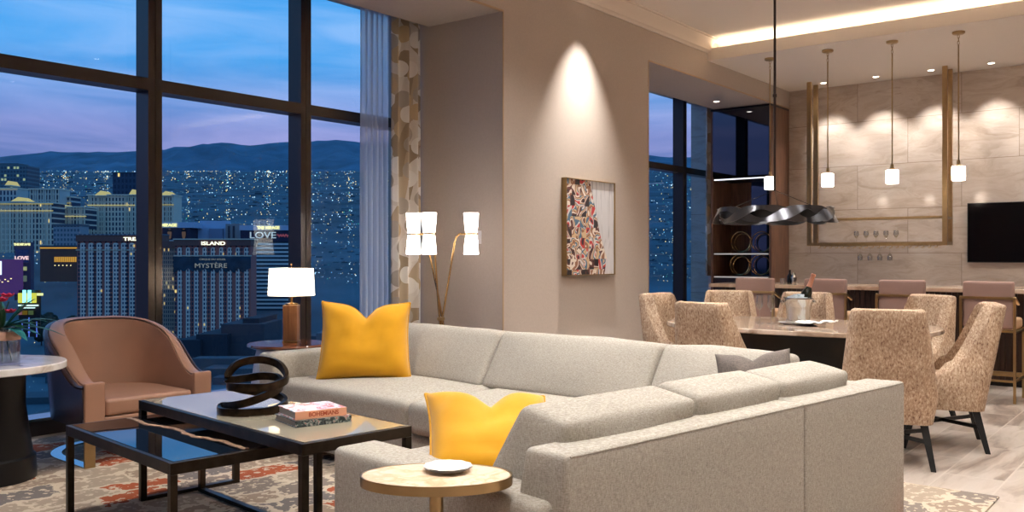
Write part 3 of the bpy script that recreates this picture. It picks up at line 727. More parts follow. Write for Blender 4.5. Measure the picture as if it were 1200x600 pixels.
# back frames: battered inner face
def frame(name, A, B, C, D, inn, ztop, z0=.03):
    P = [(*A, z0), (*B, z0), (*C, z0), (*D, z0)]
    iC = (C[0]-inn[0], C[1]-inn[1]); iD = (D[0]-inn[0], D[1]-inn[1])
    P += [(*A, ztop), (*B, ztop), (*iC, ztop), (*iD, ztop)]
    return sof(name, P, .022)
frame('back_frame', fp(0, 0), fp(LF*.6, 0), fp(LF*.6, .30), fp(0, .30), (fn.x*.13, fn.y*.13), .64)
frame('back_frame', fp(LF*.6, 0), fp(LF, 0), fp(LF-.03, .30), fp(LF*.6, .30), (fn.x*.13, fn.y*.13), .64)
frame('back_frame', rp(.18, 0), rp(LR, 0), rp(LR, .30), rp(.18, .30), (rn.x*.13, rn.y*.13), .62)
# arms
aF = (2.2, 2.57)
sof('arm', quad((2.03, 1.50), (2.25, 1.47), (2.40, 2.55), aF, .03, .5), .028, (0, 0, .006))
sof('arm', quad(rp(LR-.17, .02), rp(LR, .02), rp(LR, 1.14), rp(LR-.17, 1.14), .03, .6), .028)
# seat platforms and seat cushions
sof('seat_base', quad((2.25, 1.62), (3.55, 1.42), (3.42, 2.38), (2.38, 2.52), .06, .27), .015)
sof('seat_base', quad(rp(.2, .2), rp(LR-.17, .2), rp(LR-.17, 1.09), rp(.2, 1.09), .06, .27), .015)
sof('seat_cushion', quad((2.26, 1.64), (3.42, 1.48), (3.28, 2.40), (2.39, 2.53), .275, .45), .045, (0, .01, .015), 1)
sof('seat_cushion', quad(rp(2.13, .28), rp(LR-.175, .28), rp(LR-.175, 1.13), rp(2.13, 1.13), .275, .45), .045, (.01, 0, .015), 2)
sof('seat_cushion', quad(rp(.2, .28), rp(2.12, .28), rp(2.12, 1.13), rp(.2, 1.13), .275, .45), .045, (0, 0, .015), 3)
# near wing back cushions: broad tops, leaning
for k, (a0, a1, dz) in enumerate(((.11, .80, 0), (.805, 1.37, .005), (1.375, 1.93, .0))):
    P = [(*fp(a0, .17), .44), (*fp(a1, .17), .44), (*fp(a1, .50), .44), (*fp(a0, .50), .44), (*fp(a0+.01, .11), .70+dz), (*fp(a1-.01, .11), .70+dz), (*fp(a1-.01, .31), .735+dz), (*fp(a0+.01, .31), .735+dz)]
    sof('back_cushion', P, .03, (.008, .03, .012), 10+k, wob=.8)
for k, (a0, a1) in enumerate(((.42, 1.09), (1.095, 2.22), (2.225, LR-.19))):
    P = [(*rp(a0, .20), .44), (*rp(a1, .20), .44), (*rp(a1, .50), .44), (*rp(a0, .50), .44), (*rp(a0+.01, .12), .735), (*rp(a1-.01, .12), .735), (*rp(a1-.01, .31), .755), (*rp(a0+.01, .31), .755)]
    sof('back_cushion', P, .035, (.01, .03, .012), 20+k, wob=.8)
# piping lines along the backs
b = MB()
for (pa, pb, z) in ((fp(.02, .003), fp(LF-.02, .003), .632),):
    b.tube([L(*pa, z), L(*lerp(pa, pb, .5), z), L(*pb, z)], .0035, 6)
b.build('seam_piping', linen, T)

def pillow(name, label, cat, mat, w, h, t, loc, rot, chop=.0, pipe=None, group=None, seed=0):
    o = thing(name, label, cat, loc, 0, group); o.rotation_euler = rot
    def pt(u, v, s):
        x = w/2*u*(1-.10*(1-u*u)*0-.09*(1-v*v)*u*u); z = h/2*v*(1-.09*(1-u*u)*v*v)
        th = t/2*max(0, (1-u**4)*(1-v**4))**.55*(1+.12*noise.noise(Vector((u*2.5+seed, v*2.5, s))))
        if chop:
            f_ = math.exp(-(abs(u)/.2)**1.5); g_ = max(0, (v+.15)/1.15)
            z -= chop*f_*g_**1.5; th *= 1-.45*f_*g_
            x += .03*math.copysign(1, u)*min(1, abs(u)*3)*g_*0 - .05*u*g_*abs(u)*.3
            th += (.012*math.sin(13*u*(1.3-v))*g_+.006*noise.noise(Vector((u*4, v*4, seed*3.1))))*(1-u*u)*(1-v*v)
        return (x, s*th, z)
    nn = 26; us = [math.sin(PI/2*(2*i/nn-1)) for i in range(nn+1)]
    b = MB(); vs = []; fs = []
    for s in (-1, 1):
        o0 = len(vs)
        vs += [pt(u, v, s) for u in us for v in us]
        fs += [tuple(o0+q for q in ((i*(nn+1)+j, (i+1)*(nn+1)+j, (i+1)*(nn+1)+j+1, i*(nn+1)+j+1) if s < 0 else (i*(nn+1)+j, i*(nn+1)+j+1, (i+1)*(nn+1)+j+1, (i+1)*(nn+1)+j))) for i in range(nn) for j in range(nn)]
    cv = b.add(vs, fs).build('cover', mat, o, angle=180)
    if pipe:
        loop = [pt(u, -1, 1) for u in us]+[pt(1, v, 1) for v in us[1:]]+[pt(u, 1, 1) for u in us[::-1][1:]]+[pt(-1, v, 1) for v in us[::-1][1:-1]]
        MB().tube(loop, .006, 8, True).build('piping', mat, cv, angle=80)
    return o
yel = simple('mustard_velvet', (212, 152, 12), .75, spec=.25, bump=.3, bscale=500, var=.10, vscale=5)
yel.node_tree.nodes['Principled BSDF'].inputs['Sheen Weight'].default_value = .3
grey = weave('charcoal_boucle', (92, 84, 80), (126, 116, 110), 300)
pillow('throw_pillow', 'mustard yellow pillow standing on the sofa beside the far arm', 'pillow', yel, .57, .49, .19, (3.80, 4.13, .675), (R(-14), R(1), CR+R(6)), .085, True, seed=1)
pillow('throw_pillow', 'mustard yellow piped pillow on the sofa seat behind the brass drink table', 'pillow', yel, .49, .42, .19, (2.53, 2.08, .54), (R(-52), R(3), CR+R(12)), .07, True, seed=2)
pillow('throw_pillow', 'small charcoal grey pillow tucked in the corner of the sofa', 'pillow', grey, .36, .34, .14, (3.84, 1.63, .61), (R(-20), R(-6), CR+R(-14)), .03, None, seed=3)

# ---------------------------------------------------------------- coffee tables
def gloss(name, rgb, rough=.03, spec=1.0, ior=1.8):
    m = simple(name, rgb, rough, spec=spec); m.node_tree.nodes['Principled BSDF'].inputs['IOR'].default_value = ior; return m
taupe_gl = gloss('taupe_back_painted_glass', (150, 142, 124), .02, .5, 2.2)
blk_gl = gloss('black_resin_gloss', (6, 8, 12), .02, .5, 2.6)
RZ = R(-6.7)
t = thing('coffee_table', 'taller rectangular coffee table with a taupe glass top and bronze frame', 'coffee table', (2.5, 3.38, 0), RZ)
def tableframe(t, W, D, H, th, leg, topm, sled='x'):
    b = MB(); x, y = W/2, D/2
    b.box(-x, x, -y, -y+.02, H-th, H-.001).box(-x, x, y-.02, y, H-th, H-.001).box(-x, -x+.02, -y+.02, y-.02, H-th, H-.001).box(x-.02, x, -y+.02, y-.02, H-th, H-.001)
    b.build('apron', M['bronze'], t, bevel=.0015)
    MB().box(-x+.02, x-.02, -y+.02, y-.02, H-.02, H+.001).build('tabletop', topm, t)
    for sx in (-1, 1):
        for sy in (-1, 1):
            cx, cy = sx*(x-leg/2), sy*(y-leg/2)
            MB().cbox((cx, cy, (H-th)/2+.006), (leg, leg, H-th-.0125)).build('leg', M['bronze'], t, bevel=.0015)
    if sled == 'x':
        for sy in (-1, 1): MB().box(-x+leg, x-leg, sy*(y-leg/2)-leg/2, sy*(y-leg/2)+leg/2, .0125, .03).build('floor_bar', M['bronze'], t)
    else:
        for sx in (-1, 1): MB().box(sx*(x-leg/2)-leg/2, sx*(x-leg/2)+leg/2, -y+leg, y-leg, .0125, .03).build('floor_bar', M['bronze'], t)
tableframe(t, .52, 1.46, .5, .045, .03, taupe_gl, 'x')
t = thing('coffee_table', 'lower nesting coffee table with a black mirror-gloss top and a strip of driftwood', 'coffee table', (2.24, 3.56, 0), RZ)
tableframe(t, .66, 1.08, .43, .045, .028, blk_gl, 'y')
b = MB(); pts = []
for k in range(33):
    y = -.5+k/32; pts.append((-.03+.03*noise.noise(Vector((y*5, 0, 0)))+.012*noise.noise(Vector((y*19, 3, 0)))-.06*y, y*1.02, .4315))
b.sweep(pts, [[(-.011-.010*noise.noise(Vector((k*.7, 9, 0))), -.001), (.014+.012*noise.noise(Vector((k*.9, 4, 0))), -.001), (.010, .002), (-.008, .002)] for k in range(33)])
b.build('driftwood_strip', wood('driftwood', (92, 62, 48), (176, 140, 112), .7, (30, 8, 30)), t, angle=30)

# sculpture: one flat bronze band looping on itself
t = thing('ribbon_sculpture', 'dark bronze looping ribbon sculpture on the taller coffee table', 'sculpture', (2.46, 3.40, .5015), CR)
b = MB()
K = [(190, 240, 0), (230, 130, .05), (340, 88, .09), (480, 88, .11), (640, 135, .085), (745, 235, 0), (640, 285, -.08), (460, 285, -.11), (280, 290, -.08), (215, 310, 0), (280, 355, .06), (430, 395, .10), (620, 430, .10), (715, 475, .04), (640, 510, -.06), (420, 516, -.11), (220, 516, -.09), (135, 516, -.03), (150, 492, .0), (270, 465, -.07), (430, 425, -.115), (590, 370, -.09), (690, 310, 0), (620, 250, .08), (460, 238, .10), (300, 252, .07)]
K = [Vector(((x-440)*.00048, y*1.0, (548-z)*.00048)) for x, z, y in K]
pts = []
for i in range(len(K)):
    p0, p1, p2, p3 = K[i-1], K[i], K[(i+1) % len(K)], K[(i+2) % len(K)]
    for q in range(7):
        s = q/7; pts.append(tuple(.5*((2*p1)+(-p0+p2)*s+(2*p0-5*p1+4*p2-p3)*s*s+(-p0+3*p1-3*p2+p3)*s**3)))
b.sweep(pts, [(-.008, -.017), (.008, -.017), (.011, 0), (.008, .017), (-.008, .017), (-.011, 0)], True)
b.build('band', simple('antique_bronze', (58, 46, 34), .3, metal=.9, var=.5, vscale=30), t, angle=50)
MB().lathe([(0, .0), (.115, 0), (.115, .003), (0, .003)], seg=40).build('base_plate', simple('smoked_plate', (110, 104, 92), .15), t)

# books
def book(name, label, loc, rz, W, D, Hh, cover, spine, ttl=None, tcol=None):
    t = thing(name, label, 'book', loc, rz, 'books on the coffee table')
    b = MB(); b.box(-W/2, W/2, -D/2, D/2, Hh-.003, Hh).box(-W/2, W/2, -D/2, D/2, 0, .003); b.build('cover', cover, t)
    sp_ = MB().box(-W/2, W/2, -D/2-.003, -D/2, 0, Hh).build('spine', spine, t)
    MB().box(-W/2+.004, W/2-.004, -D/2, D/2-.004, .003, Hh-.003).build('pages', simple('page_block', (150, 140, 132), .9), t)
    if ttl: text('title', ttl, Hh*.72, tcol, sp_, (0.01, -D/2-.0035, Hh/2), extrude=.0004, bold=.0006)
    return t
cv1, nt1, b1 = new_mat('pink_print_cover'); n_ = node(nt1, 'ShaderNodeTexNoise', Scale=22.0, Detail=3.0, Distortion=1.0); nt1.links.new(coords(nt1), n_.inputs['Vector'])
r_ = ramp(nt1, [(.35, lin((150, 176, 200))), (.45, lin((232, 224, 230))), (.55, lin((214, 176, 190))), (.63, lin((190, 96, 96))), (.7, lin((226, 214, 220)))]); nt1.links.new(n_.outputs['Fac'], r_.inputs['Fac']); nt1.links.new(r_.outputs['Color'], b1.inputs['Base Color']); b1.inputs['Roughness'].default_value = .25
cv2, nt2, b2 = new_mat('dark_print_cover'); n_ = node(nt2, 'ShaderNodeTexNoise', Scale=45.0, Detail=3.0, Distortion=1.0); nt2.links.new(coords(nt2), n_.inputs['Vector'])
r_ = ramp(nt2, [(.38, lin((30, 34, 40))), (.52, lin((70, 84, 84))), (.6, lin((170, 176, 170))), (.66, lin((190, 70, 66))), (.7, lin((24, 26, 30)))]); nt2.links.new(n_.outputs['Fac'], r_.inputs['Fac']); nt2.links.new(r_.outputs['Color'], b2.inputs['Base Color']); b2.inputs['Roughness'].default_value = .3
brz = CR+R(34)
book('book', 'dark grey book with a speckled spine, at the bottom of the pair', (2.49, 3.03, .5015), brz+R(2), .25, .22, .026, cv2, cv2)
book('book', 'pink and white book with an orange lettered spine, lying on the darker one', (2.49, 3.035, .5285), brz, .225, .20, .033, cv1, simple('orange_spine', (232, 168, 134), .4), 'BOHEMIANS', simple('spine_letters', (176, 74, 38), .5))

# ---------------------------------------------------------------- brass drink table and dish
t = thing('drink_table', 'small oval drink table with a brass rim and cream marble top beside the sofa arm', 'side table', (1.935, 1.80, 0), CR)
MB().lathe([(.0, .012), (.15, .012), (.15, .024), (.03, .03), (.0205, .036), (.0205, .535), (0, .535)], seg=48).build('stem', M['brass'], t, angle=40)
MB().lathe([(.0, .535), (.222, .535), (.222, .563), (.216, .563), (.216, .556), (0, .556)], seg=72, sy=.66).build('rim', M['brass'], t, angle=40)
mt = stone('cream_marble', [(206, 168, 130), (226, 196, 160), (240, 220, 196), (214, 182, 146)], 4, (1, 1, 1), .06)
MB().lathe([(0, .5565), (.2155, .5565), (.2155, .562), (0, .562)], seg=72, sy=.66).build('tabletop', mt, t, angle=40)
b = MB(); t2 = thing('dish', 'shallow white scalloped dish on the brass drink table', 'dish', (1.985, 1.80, .5622))
def dpt(u, v):
    a = 2*PI*u; s = v; sc = 1+.03*math.sin(11*a)*s**3
    return (.072*s*sc*math.cos(a), .072*s*sc*math.sin(a), .004+.014*s**3)
b.grid(dpt, 88, 10); b.grid(lambda u, v: (dpt(u, v)[0]*(1 if v > .99 else .985), dpt(u, v)[1]*(1 if v > .99 else .985), max(0, dpt(u, v)[2]-.004)), 88, 10)
b.build('bowl', simple('white_glaze', (236, 230, 222), .2), t2, angle=60)

# ---------------------------------------------------------------- armchair
lea = simple('tan_leather', (158, 118, 96), .42, spec=.4, bump=.25, bscale=160, var=.08, vscale=4)
lea_d = simple('dark_leather', (62, 44, 42), .25, spec=.6, bump=.2, bscale=160)
t = thing('armchair', 'tan leather barrel armchair with a dark outer back on a flat steel base', 'armchair', (2.885, 5.33, 0), R(-3))
W2, FR, BK = .385, -.37, .0
def upath(s, off=0):
    """U-shaped plan, s 0..1 from the left front round the back to the right front"""
    hw = W2-off; bk = .40-off
    ls = -FR+BK; arc = PI*(hw+bk)/2*1.0; tot = 2*ls+arc; q = s*tot
    if q < ls: return (-hw, FR+q)
    if q > ls+arc: return (hw, BK-(q-ls-arc))
    a = PI-(q-ls)/arc*PI
    return (hw*math.cos(a), BK+bk*math.sin(a))
def htop(s):
    q = math.sin(PI*s); k = max(0, (q-.10)/.9)
    k = k*k*(3-2*k)
    return .485+.325*k
NS = 72
def shell(offa, offb, z0, ztop_off, name, mat, lean=0):
    secs = []
    def P(s, off, z, l):
        x, y = upath(s, off); return (x*(1+l*.10*(z-.24)/.6), y+(y > 0)*l*.12*(z-.24)/.6*y/.4, z)
    b = MB(); n_ = 10
    rows = []
    for i in range(NS+1):
        s = i/NS; zt = htop(s)-ztop_off; c = []
        for j in range(7): c.append(P(s, offa, z0(s)+(zt-.02-z0(s))*j/6, 1))
        mid = (offa+offb)/2; hw_ = (offb-offa)/2
        for a in (PI*5/6, PI*2/3, PI/2, PI/3, PI/6): c.append(P(s, mid+hw_*-math.cos(PI-a)*-1 if False else mid-hw_*math.cos(PI-a)*-1, zt-.02+.02*math.sin(a), 1))
        for j in range(6, -1, -1): c.append(P(s, offb, z0(s)+(zt-.02-z0(s))*j/6, 1))
        rows.append(c)
    m_ = len(rows[0]); vs = [p for c in rows for p in c]
    fs = [(i*m_+k, i*m_+(k+1) % m_, (i+1)*m_+(k+1) % m_, (i+1)*m_+k) for i in range(NS) for k in range(m_)]
    fs += [tuple(range(m_)), tuple(range(NS*m_, (NS+1)*m_))[::-1]]
    return b.add(vs, fs).build(name, mat, t, angle=50)
shell(0, .03, lambda s: .235, .012, 'outer_shell', lea_d)
shell(.0305, .105, lambda s: .25, 0, 'inner_shell', lea)
# front edges of the arms, seat deck and cushion
for sx in (-1, 1): MB().soft([(sx*.33-.058, FR-.016, .235), (sx*.33+.058, FR-.016, .235), (sx*.33+.058, FR+.02, .235), (sx*.33-.058, FR+.02, .235), (sx*.33-.058, FR-.016, .488), (sx*.33+.058, FR-.016, .488), (sx*.33+.058, FR+.02, .488), (sx*.33-.058, FR+.02, .488)], .01).build('arm_facing', lea, t)
pl = [upath(s/40, .107) for s in range(41)]
MB().prism(pl, .25, .285).build('seat_deck', lea, t, bevel=.008)
pl = [(x*.985, max(y, FR)+(-.008 if y < FR+.01 else 0)) for x, y in [upath(s/40, .115) for s in range(41)]]
MB().prism(pl, .288, .385).build('seat_cushion', lea, t, bevel=.022, seg=4)
steel = simple('polished_steel', (170, 175, 180), .08, metal=1)
pts = [(*upath(s/48, .03), .016) for s in range(49)]
MB().sweep(pts, [(-.03, -.003), (.03, -.003), (.03, .004), (-.03, .004)]).build('floor_ring', steel, t, angle=30)
for sx in (-1, 1): MB().box(sx*.355-.03, sx*.355+.03, FR-.008, FR+.008, .013, .236).build('leg', M['brass'], t, bevel=.001)
MB().box(-.04, .04, .36, .378, .013, .24).build('leg', M['brass'], t, bevel=.001)

# ---------------------------------------------------------------- round marble table with flower vase
t = thing('pedestal_table', 'round table with a veined white marble top on a black tapered pedestal', 'table', (2.035, 5.17, 0))
MB().lathe([(0, .013), (.255, .013), (.25, .13), (.246, .132), (.235, .14), (.20, .40), (.20, .59), (0, .59)], seg=64).build('pedestal', M['black'], t, angle=30)
mm2 = stone('white_veined_marble', [(150, 130, 116), (206, 196, 186), (232, 226, 220), (240, 236, 232), (176, 158, 140)], 2.6, (1, 1, 1), .06)
MB().lathe([(0, .592), (.392, .592), (.40, .597), (.40, .627), (.395, .632), (0, .632)], seg=80).build('tabletop', mm2, t, angle=30)
vx, vy = 2.06, 5.01
t = thing('flower_vase', 'clear glass cylinder vase of pink flowers and long leaves on the marble table', 'vase', (vx, vy, .6325))
MB().lathe([(0, 0), (.085, 0), (.087, .004), (.087, .2), (.083, .2), (.083, .012), (0, .012)], seg=48).build('glass_cylinder', M['glass'], t, angle=40)
MB().lathe([(0, .013), (.082, .013), (.082, .11), (0, .11)], seg=40).build('water', glass_mat('water', (.8, .92, .98), .03), t, angle=40)
MB().lathe([(.0885, .13), (.09, .133), (.09, .172), (.0885, .175)], seg=48).build('ribbon_band', simple('peach_ribbon', (206, 160, 138), .6), t)
leafm = simple('dark_leaf', (24, 74, 42), .4, var=.3, vscale=20); leafb = simple('blue_green_leaf', (36, 104, 104), .4, var=.3, vscale=20)
rr = random.Random(5)
for k in range(20):
    az = rr.uniform(0, 2*PI) if k > 6 else CR+rr.uniform(-.5, .5); ln = rr.uniform(.16, .3); el = rr.uniform(.3, 1.2); w_ = rr.uniform(.012, .03)
    b = MB()
    def lp(u, v, az=az, ln=ln, el=el, w_=w_):
        d_ = ln*v; hx = math.cos(el)*d_+.25*d_*d_/ln*.3; z = .10+math.sin(el)*d_-.45*d_*d_/ln*(.5 if el > .8 else 1); s_ = w_*math.sin(PI*min(1, v*.96+.04))**.7*(u-.5)*2
        return (math.cos(az)*(hx+.01)-math.sin(az)*s_, math.sin(az)*(hx+.01)+math.cos(az)*s_, z+.08+.004*abs(s_)/w_)
    b.grid(lp, 4, 12); o = b.build('leaf', leafb if k % 3 == 0 else leafm, t, angle=180); sd = o.modifiers.new('thick', 'SOLIDIFY'); sd.thickness = .0012
pink = simple('pink_petal', (214, 58, 96), .5)
for k, (x_, y_, z_) in enumerate(((.0, .0, .33), (-.06, .04, .30), (.03, -.02, .27), (-.05, -.05, .34), (.05, .05, .35), (-.02, .06, .38))):
    b = MB()
    for j in range(7):
        a = 2*PI*j/7
        def pp(u, v, a=a): s_ = .020*math.sin(PI*v)**.6*(u-.5)*2; r_ = .034*v; return (x_+math.cos(a)*r_-math.sin(a)*s_, y_+math.sin(a)*r_+math.cos(a)*s_, z_+.022*v*v)
        b.grid(pp, 3, 6)
    o = b.build('flower', pink, t, angle=180); sd = o.modifiers.new('thick', 'SOLIDIFY'); sd.thickness = .001
for k in range(6): a = k*1.1; MB().tube([(.05*math.cos(a), .05*math.sin(a), .02), (.01*math.cos(a), .01*math.sin(a), .2), (-.04*math.cos(a), -.04*math.sin(a), .33)], .003, 6).build('stem', leafm, t)

# ---------------------------------------------------------------- side table and table lamp
SX, SY = 4.18, 5.37
t = thing('side_table', 'round side table with a dark wood top on a pale flared drum by the window', 'side table', (SX, SY, .0125))
MB().lathe([(0, 0.0), (.27, 0.0), (.27, .02), (.262, .25), (.235, .44), (.22, .515), (0, .515)], seg=64).build('drum', simple('pale_lacquer', (206, 202, 204), .4), t, angle=40)
MB().lathe([(0, .516), (.25, .516), (.285, .53), (.29, .538), (.285, .55), (0, .55)], seg=72).build('tabletop', wood('polished_mahogany', (84, 42, 26), (126, 70, 44), .15, (10, 2, 10), .5), t, angle=30)
t = thing('table_lamp', 'table lamp with a white drum shade on a brown wood block, on the side table', 'lamp', (4.245, 5.41, .5635), CR)
MB().box(-.055, .055, -.055, .055, .0, .012).build('foot', M['brass'], t, bevel=.001)
MB().box(-.052, .052, -.052, .052, .012, .275).build('body', wood('walnut_block', (92, 58, 36), (142, 98, 64), .4), t, bevel=.003)
MB().lathe([(.048, .275), (.048, .287), (.012, .292), (.012, .325), (.03, .33), (.03, .338), (.01, .342), (.008, .36), (0, .36)], seg=24).build('neck', M['brass_lt'], t, angle=30)
def shade_mat(name, col, stren, tr=.5):
    m = bpy.data.materials.new(name); m.use_nodes = True; nt = m.node_tree; nt.nodes.clear()
    a = nt.nodes.new('ShaderNodeBsdfTranslucent'); a.inputs[0].default_value = (.9, .86, .78, 1); d = nt.nodes.new('ShaderNodeBsdfDiffuse'); d.inputs[0].default_value = (.85, .82, .76, 1)
    e = nt.nodes.new('ShaderNodeEmission'); e.inputs[0].default_value = lin(col); e.inputs[1].default_value = stren
    m1 = nt.nodes.new('ShaderNodeMixShader'); m1.inputs[0].default_value = tr; nt.links.new(a.outputs[0], m1.inputs[1]); nt.links.new(d.outputs[0], m1.inputs[2])
    ad = nt.nodes.new('ShaderNodeAddShader'); nt.links.new(m1.outputs[0], ad.inputs[0]); nt.links.new(e.outputs[0], ad.inputs[1])
    o = nt.nodes.new('ShaderNodeOutputMaterial'); nt.links.new(ad.outputs[0], o.inputs[0]); return m
lsh = shade_mat('lamp_shade_linen', (255, 236, 204), .55)
MB().lathe([(.168, .345), (.170, .345), (.160, .545), (.158, .545)], seg=64).build('lamp_shade', lsh, t, angle=60)
MB().tube([(0, 0, .36), (0, 0, .57)], .003, 8).lathe([(0, .57), (.008, .575), (0, .584)], seg=12).tube([(-.158, 0, .54), (.158, 0, .54)], .002, 6).build('harp_rod', M['brass_lt'], t)
point((4.245, 5.41, 1.0), 16, (1, .82, .62), .05, 'lamp_bulb')

# ---------------------------------------------------------------- floor lamp with hourglass shades
t = thing('floor_lamp', 'three armed brass floor lamp with glowing hourglass shades by the curtain', 'lamp', (5.58, 5.14, 0), CR)
MB().lathe([(0, 0), (.15, 0), (.15, .015), (.02, .02), (0, .02)], seg=40).build('base', M['brass'], t)
hs = shade_mat('hourglass_shade_glow', (255, 246, 240), 2.2)
def pole(pts, nm='arm'): return MB().tube(pts, .0085, 10).build(nm, M['brass_lt'], t)
xs = {'a': -.235, 'b': -.095, 'c': .255}
ZA = 1.385
pole([(0, 0, .02), (.0, 0, .62), (.02, -.005, .72), (.115, 0, 1.31), (.13, 0, 1.36), (.155, 0, ZA), (.255, 0, ZA)])
pole([(-.02, .0, .02), (.02, .012, .62), (-.03, .01, .9), (-.115, .02, 1.30), (-.13, .03, 1.36), (-.16, .05, ZA), (-.235, .05, ZA)])
pole([(.012, -.01, .02), (-.005, -.014, .62), (-.02, -.02, .8), (-.055, -.03, 1.31), (-.065, -.03, 1.37), (-.095, -.03, ZA)])
MB().lathe([(.0, .66), (.03, .66), (.034, .675), (.03, .69), (0, .69)], seg=24).build('collar', M['brass'], t)
for k, (x_, y_) in enumerate(((-.235, .05), (-.095, -.03), (.255, 0))):
    s1 = MB().lathe([(.060, 1.215), (.062, 1.215), (.055, 1.30), (.047, 1.378), (.045, 1.378)], (x_, y_, 0), 36).build('lamp_shade', hs, t, angle=60)
    s2 = MB().lathe([(.045, 1.392), (.047, 1.392), (.055, 1.47), (.062, 1.56), (.060, 1.56)], (x_, y_, 0), 36).build('lamp_shade', hs, t, angle=60)
    MB().lathe([(.048, 1.376), (.056, 1.378), (.056, 1.392), (.048, 1.394), (0, 1.394), (0, 1.376)][:4], (x_, y_, 0), 36).build('shade_ring', M['brass_lt'], s1)
    P_ = Vector((5.58, 5.14, 0))+Matrix.Rotation(CR, 3, 'Z')@Vector((x_, y_, 0))
    point((P_.x, P_.y, 1.30), 24, (.97, .95, 1), .03, 'lamp_bulb'); point((P_.x, P_.y, 1.47), 24, (.97, .95, 1), .03, 'lamp_bulb')

# ---------------------------------------------------------------- curtains
def curtain(name, label, cat, x0, x1, y, z0, z1, n, amp, mat, rodm=None, ph=0):
    b = MB()
    def cp(u, v):
        x = x0+(x1-x0)*u; a = amp*(1+.15*math.sin(5*v+u*9)); return (x+.012*math.sin(n*2*PI*u*1.0+1.2), y+a*math.sin(n*2*PI*u+ph+.12*math.sin(v*3)), z0+(z1-z0)*v)
    b.grid(cp, n*14, 10); o = b.build('drape', mat, angle=180); sd = o.modifiers.new('thick', 'SOLIDIFY'); sd.thickness = .002
    o.name = name; tag(o, label, cat); return o
ms = bpy.data.materials.new('sheer_voile'); ms.use_nodes = True; nt = ms.node_tree; nt.nodes.clear()
tr = nt.nodes.new('ShaderNodeBsdfTransparent'); tl = nt.nodes.new('ShaderNodeBsdfTranslucent'); tl.inputs[0].default_value = (.85, .88, .92, 1); df = nt.nodes.new('ShaderNodeBsdfDiffuse'); df.inputs[0].default_value = (.8, .83, .88, 1)
m1 = nt.nodes.new('ShaderNodeMixShader'); m1.inputs[0].default_value = .25; nt.links.new(tl.outputs[0], m1.inputs[1]); nt.links.new(df.outputs[0], m1.inputs[2])
m2 = nt.nodes.new('ShaderNodeMixShader'); m2.inputs[0].default_value = .5; nt.links.new(tr.outputs[0], m2.inputs[1]); nt.links.new(m1.outputs[0], m2.inputs[2]); oo = nt.nodes.new('ShaderNodeOutputMaterial'); nt.links.new(m2.outputs[0], oo.inputs[0])
curtain('sheer_curtain', 'gathered translucent white sheer curtain hanging against the window', 'curtain', 5.56, 5.885, 6.10, .03, 3.6, 5, .035, ms)
# leaf print: overlapping pointed leaves in taupe and sand
mc, nt, bb = new_mat('leaf_print_drape')
tc_ = nt.nodes.new('ShaderNodeTexCoord'); sp = nt.nodes.new('ShaderNodeSeparateXYZ'); nt.links.new(tc_.outputs['Object'], sp.inputs[0])
cb = nt.nodes.new('ShaderNodeCombineXYZ'); nt.links.new(sp.outputs[0], cb.inputs[0]); nt.links.new(sp.outputs[2], cb.inputs[1])
cols = []
for k, (rot, sc, off) in enumerate(((.6, (12, 5, 1), 0), (-.65, (12, 5, 1), 3.7))):
    mp = nt.nodes.new('ShaderNodeMapping'); mp.inputs['Rotation'].default_value = (0, 0, rot); mp.inputs['Scale'].default_value = sc; mp.inputs['Location'].default_value = (off, off*.3, 0)
    nt.links.new(cb.outputs[0], mp.inputs['Vector']); vo = node(nt, 'ShaderNodeTexVoronoi', voronoi_dimensions='2D', Scale=1.0, Randomness=.55); nt.links.new(mp.outputs[0], vo.inputs['Vector'])
    s_ = nt.nodes.new('ShaderNodeSeparateColor'); nt.links.new(vo.outputs['Color'], s_.inputs[0]); cols.append((vo, s_))
r1 = ramp(nt, [(0, lin((216, 208, 198))), (.3, lin((188, 170, 144))), (.52, lin((226, 220, 212))), (.75, lin((160, 142, 118)))], 'CONSTANT'); nt.links.new(cols[0][1].outputs[0], r1.inputs['Fac'])
r2 = ramp(nt, [(0, lin((176, 166, 154))), (.35, lin((236, 232, 226))), (.7, lin((196, 172, 136)))], 'CONSTANT'); nt.links.new(cols[1][1].outputs[1], r2.inputs['Fac'])
lt = node(nt, 'ShaderNodeMath', operation='LESS_THAN'); lt.inputs[1].default_value = .40; nt.links.new(cols[1][0].outputs['Distance'], lt.inputs[0])
mx_ = node(nt, 'ShaderNodeMix', data_type='RGBA'); nt.links.new(lt.outputs[0], mx_.inputs[0]); nt.links.new(r1.outputs[0], mx_.inputs[6]); nt.links.new(r2.outputs[0], mx_.inputs[7]); nt.links.new(mx_.outputs[2], bb.inputs['Base Color']); bb.inputs['Roughness'].default_value = .8
curtain('patterned_curtain', 'heavy curtain with a taupe and sand leaf print beside the sheer one', 'curtain', 5.87, 6.26, 6.02, .03, 3.6, 3, .045, mc, ph=2.5)
curtain('patterned_curtain', 'gathered leaf print curtain inside the bay behind the shelf tower', 'curtain', 12.5, 13.0, 6.08, .9, 3.6, 3, .04, mc)

# light switch on the return wall
t = thing('wall_switch', 'small white wall switch plate on the wall behind the floor lamp', 'switch', (6.289, 5.33, 1.37), 0)
MB().box(-.008, 0, -.04, .04, -.06, .06).build('plate', simple('white_plastic', (226, 220, 220), .4), t, bevel=.002)
MB().box(-.012, -.008, -.016, .016, -.03, .03).build('rocker', simple('white_rocker', (236, 230, 230), .4), t, bevel=.001)

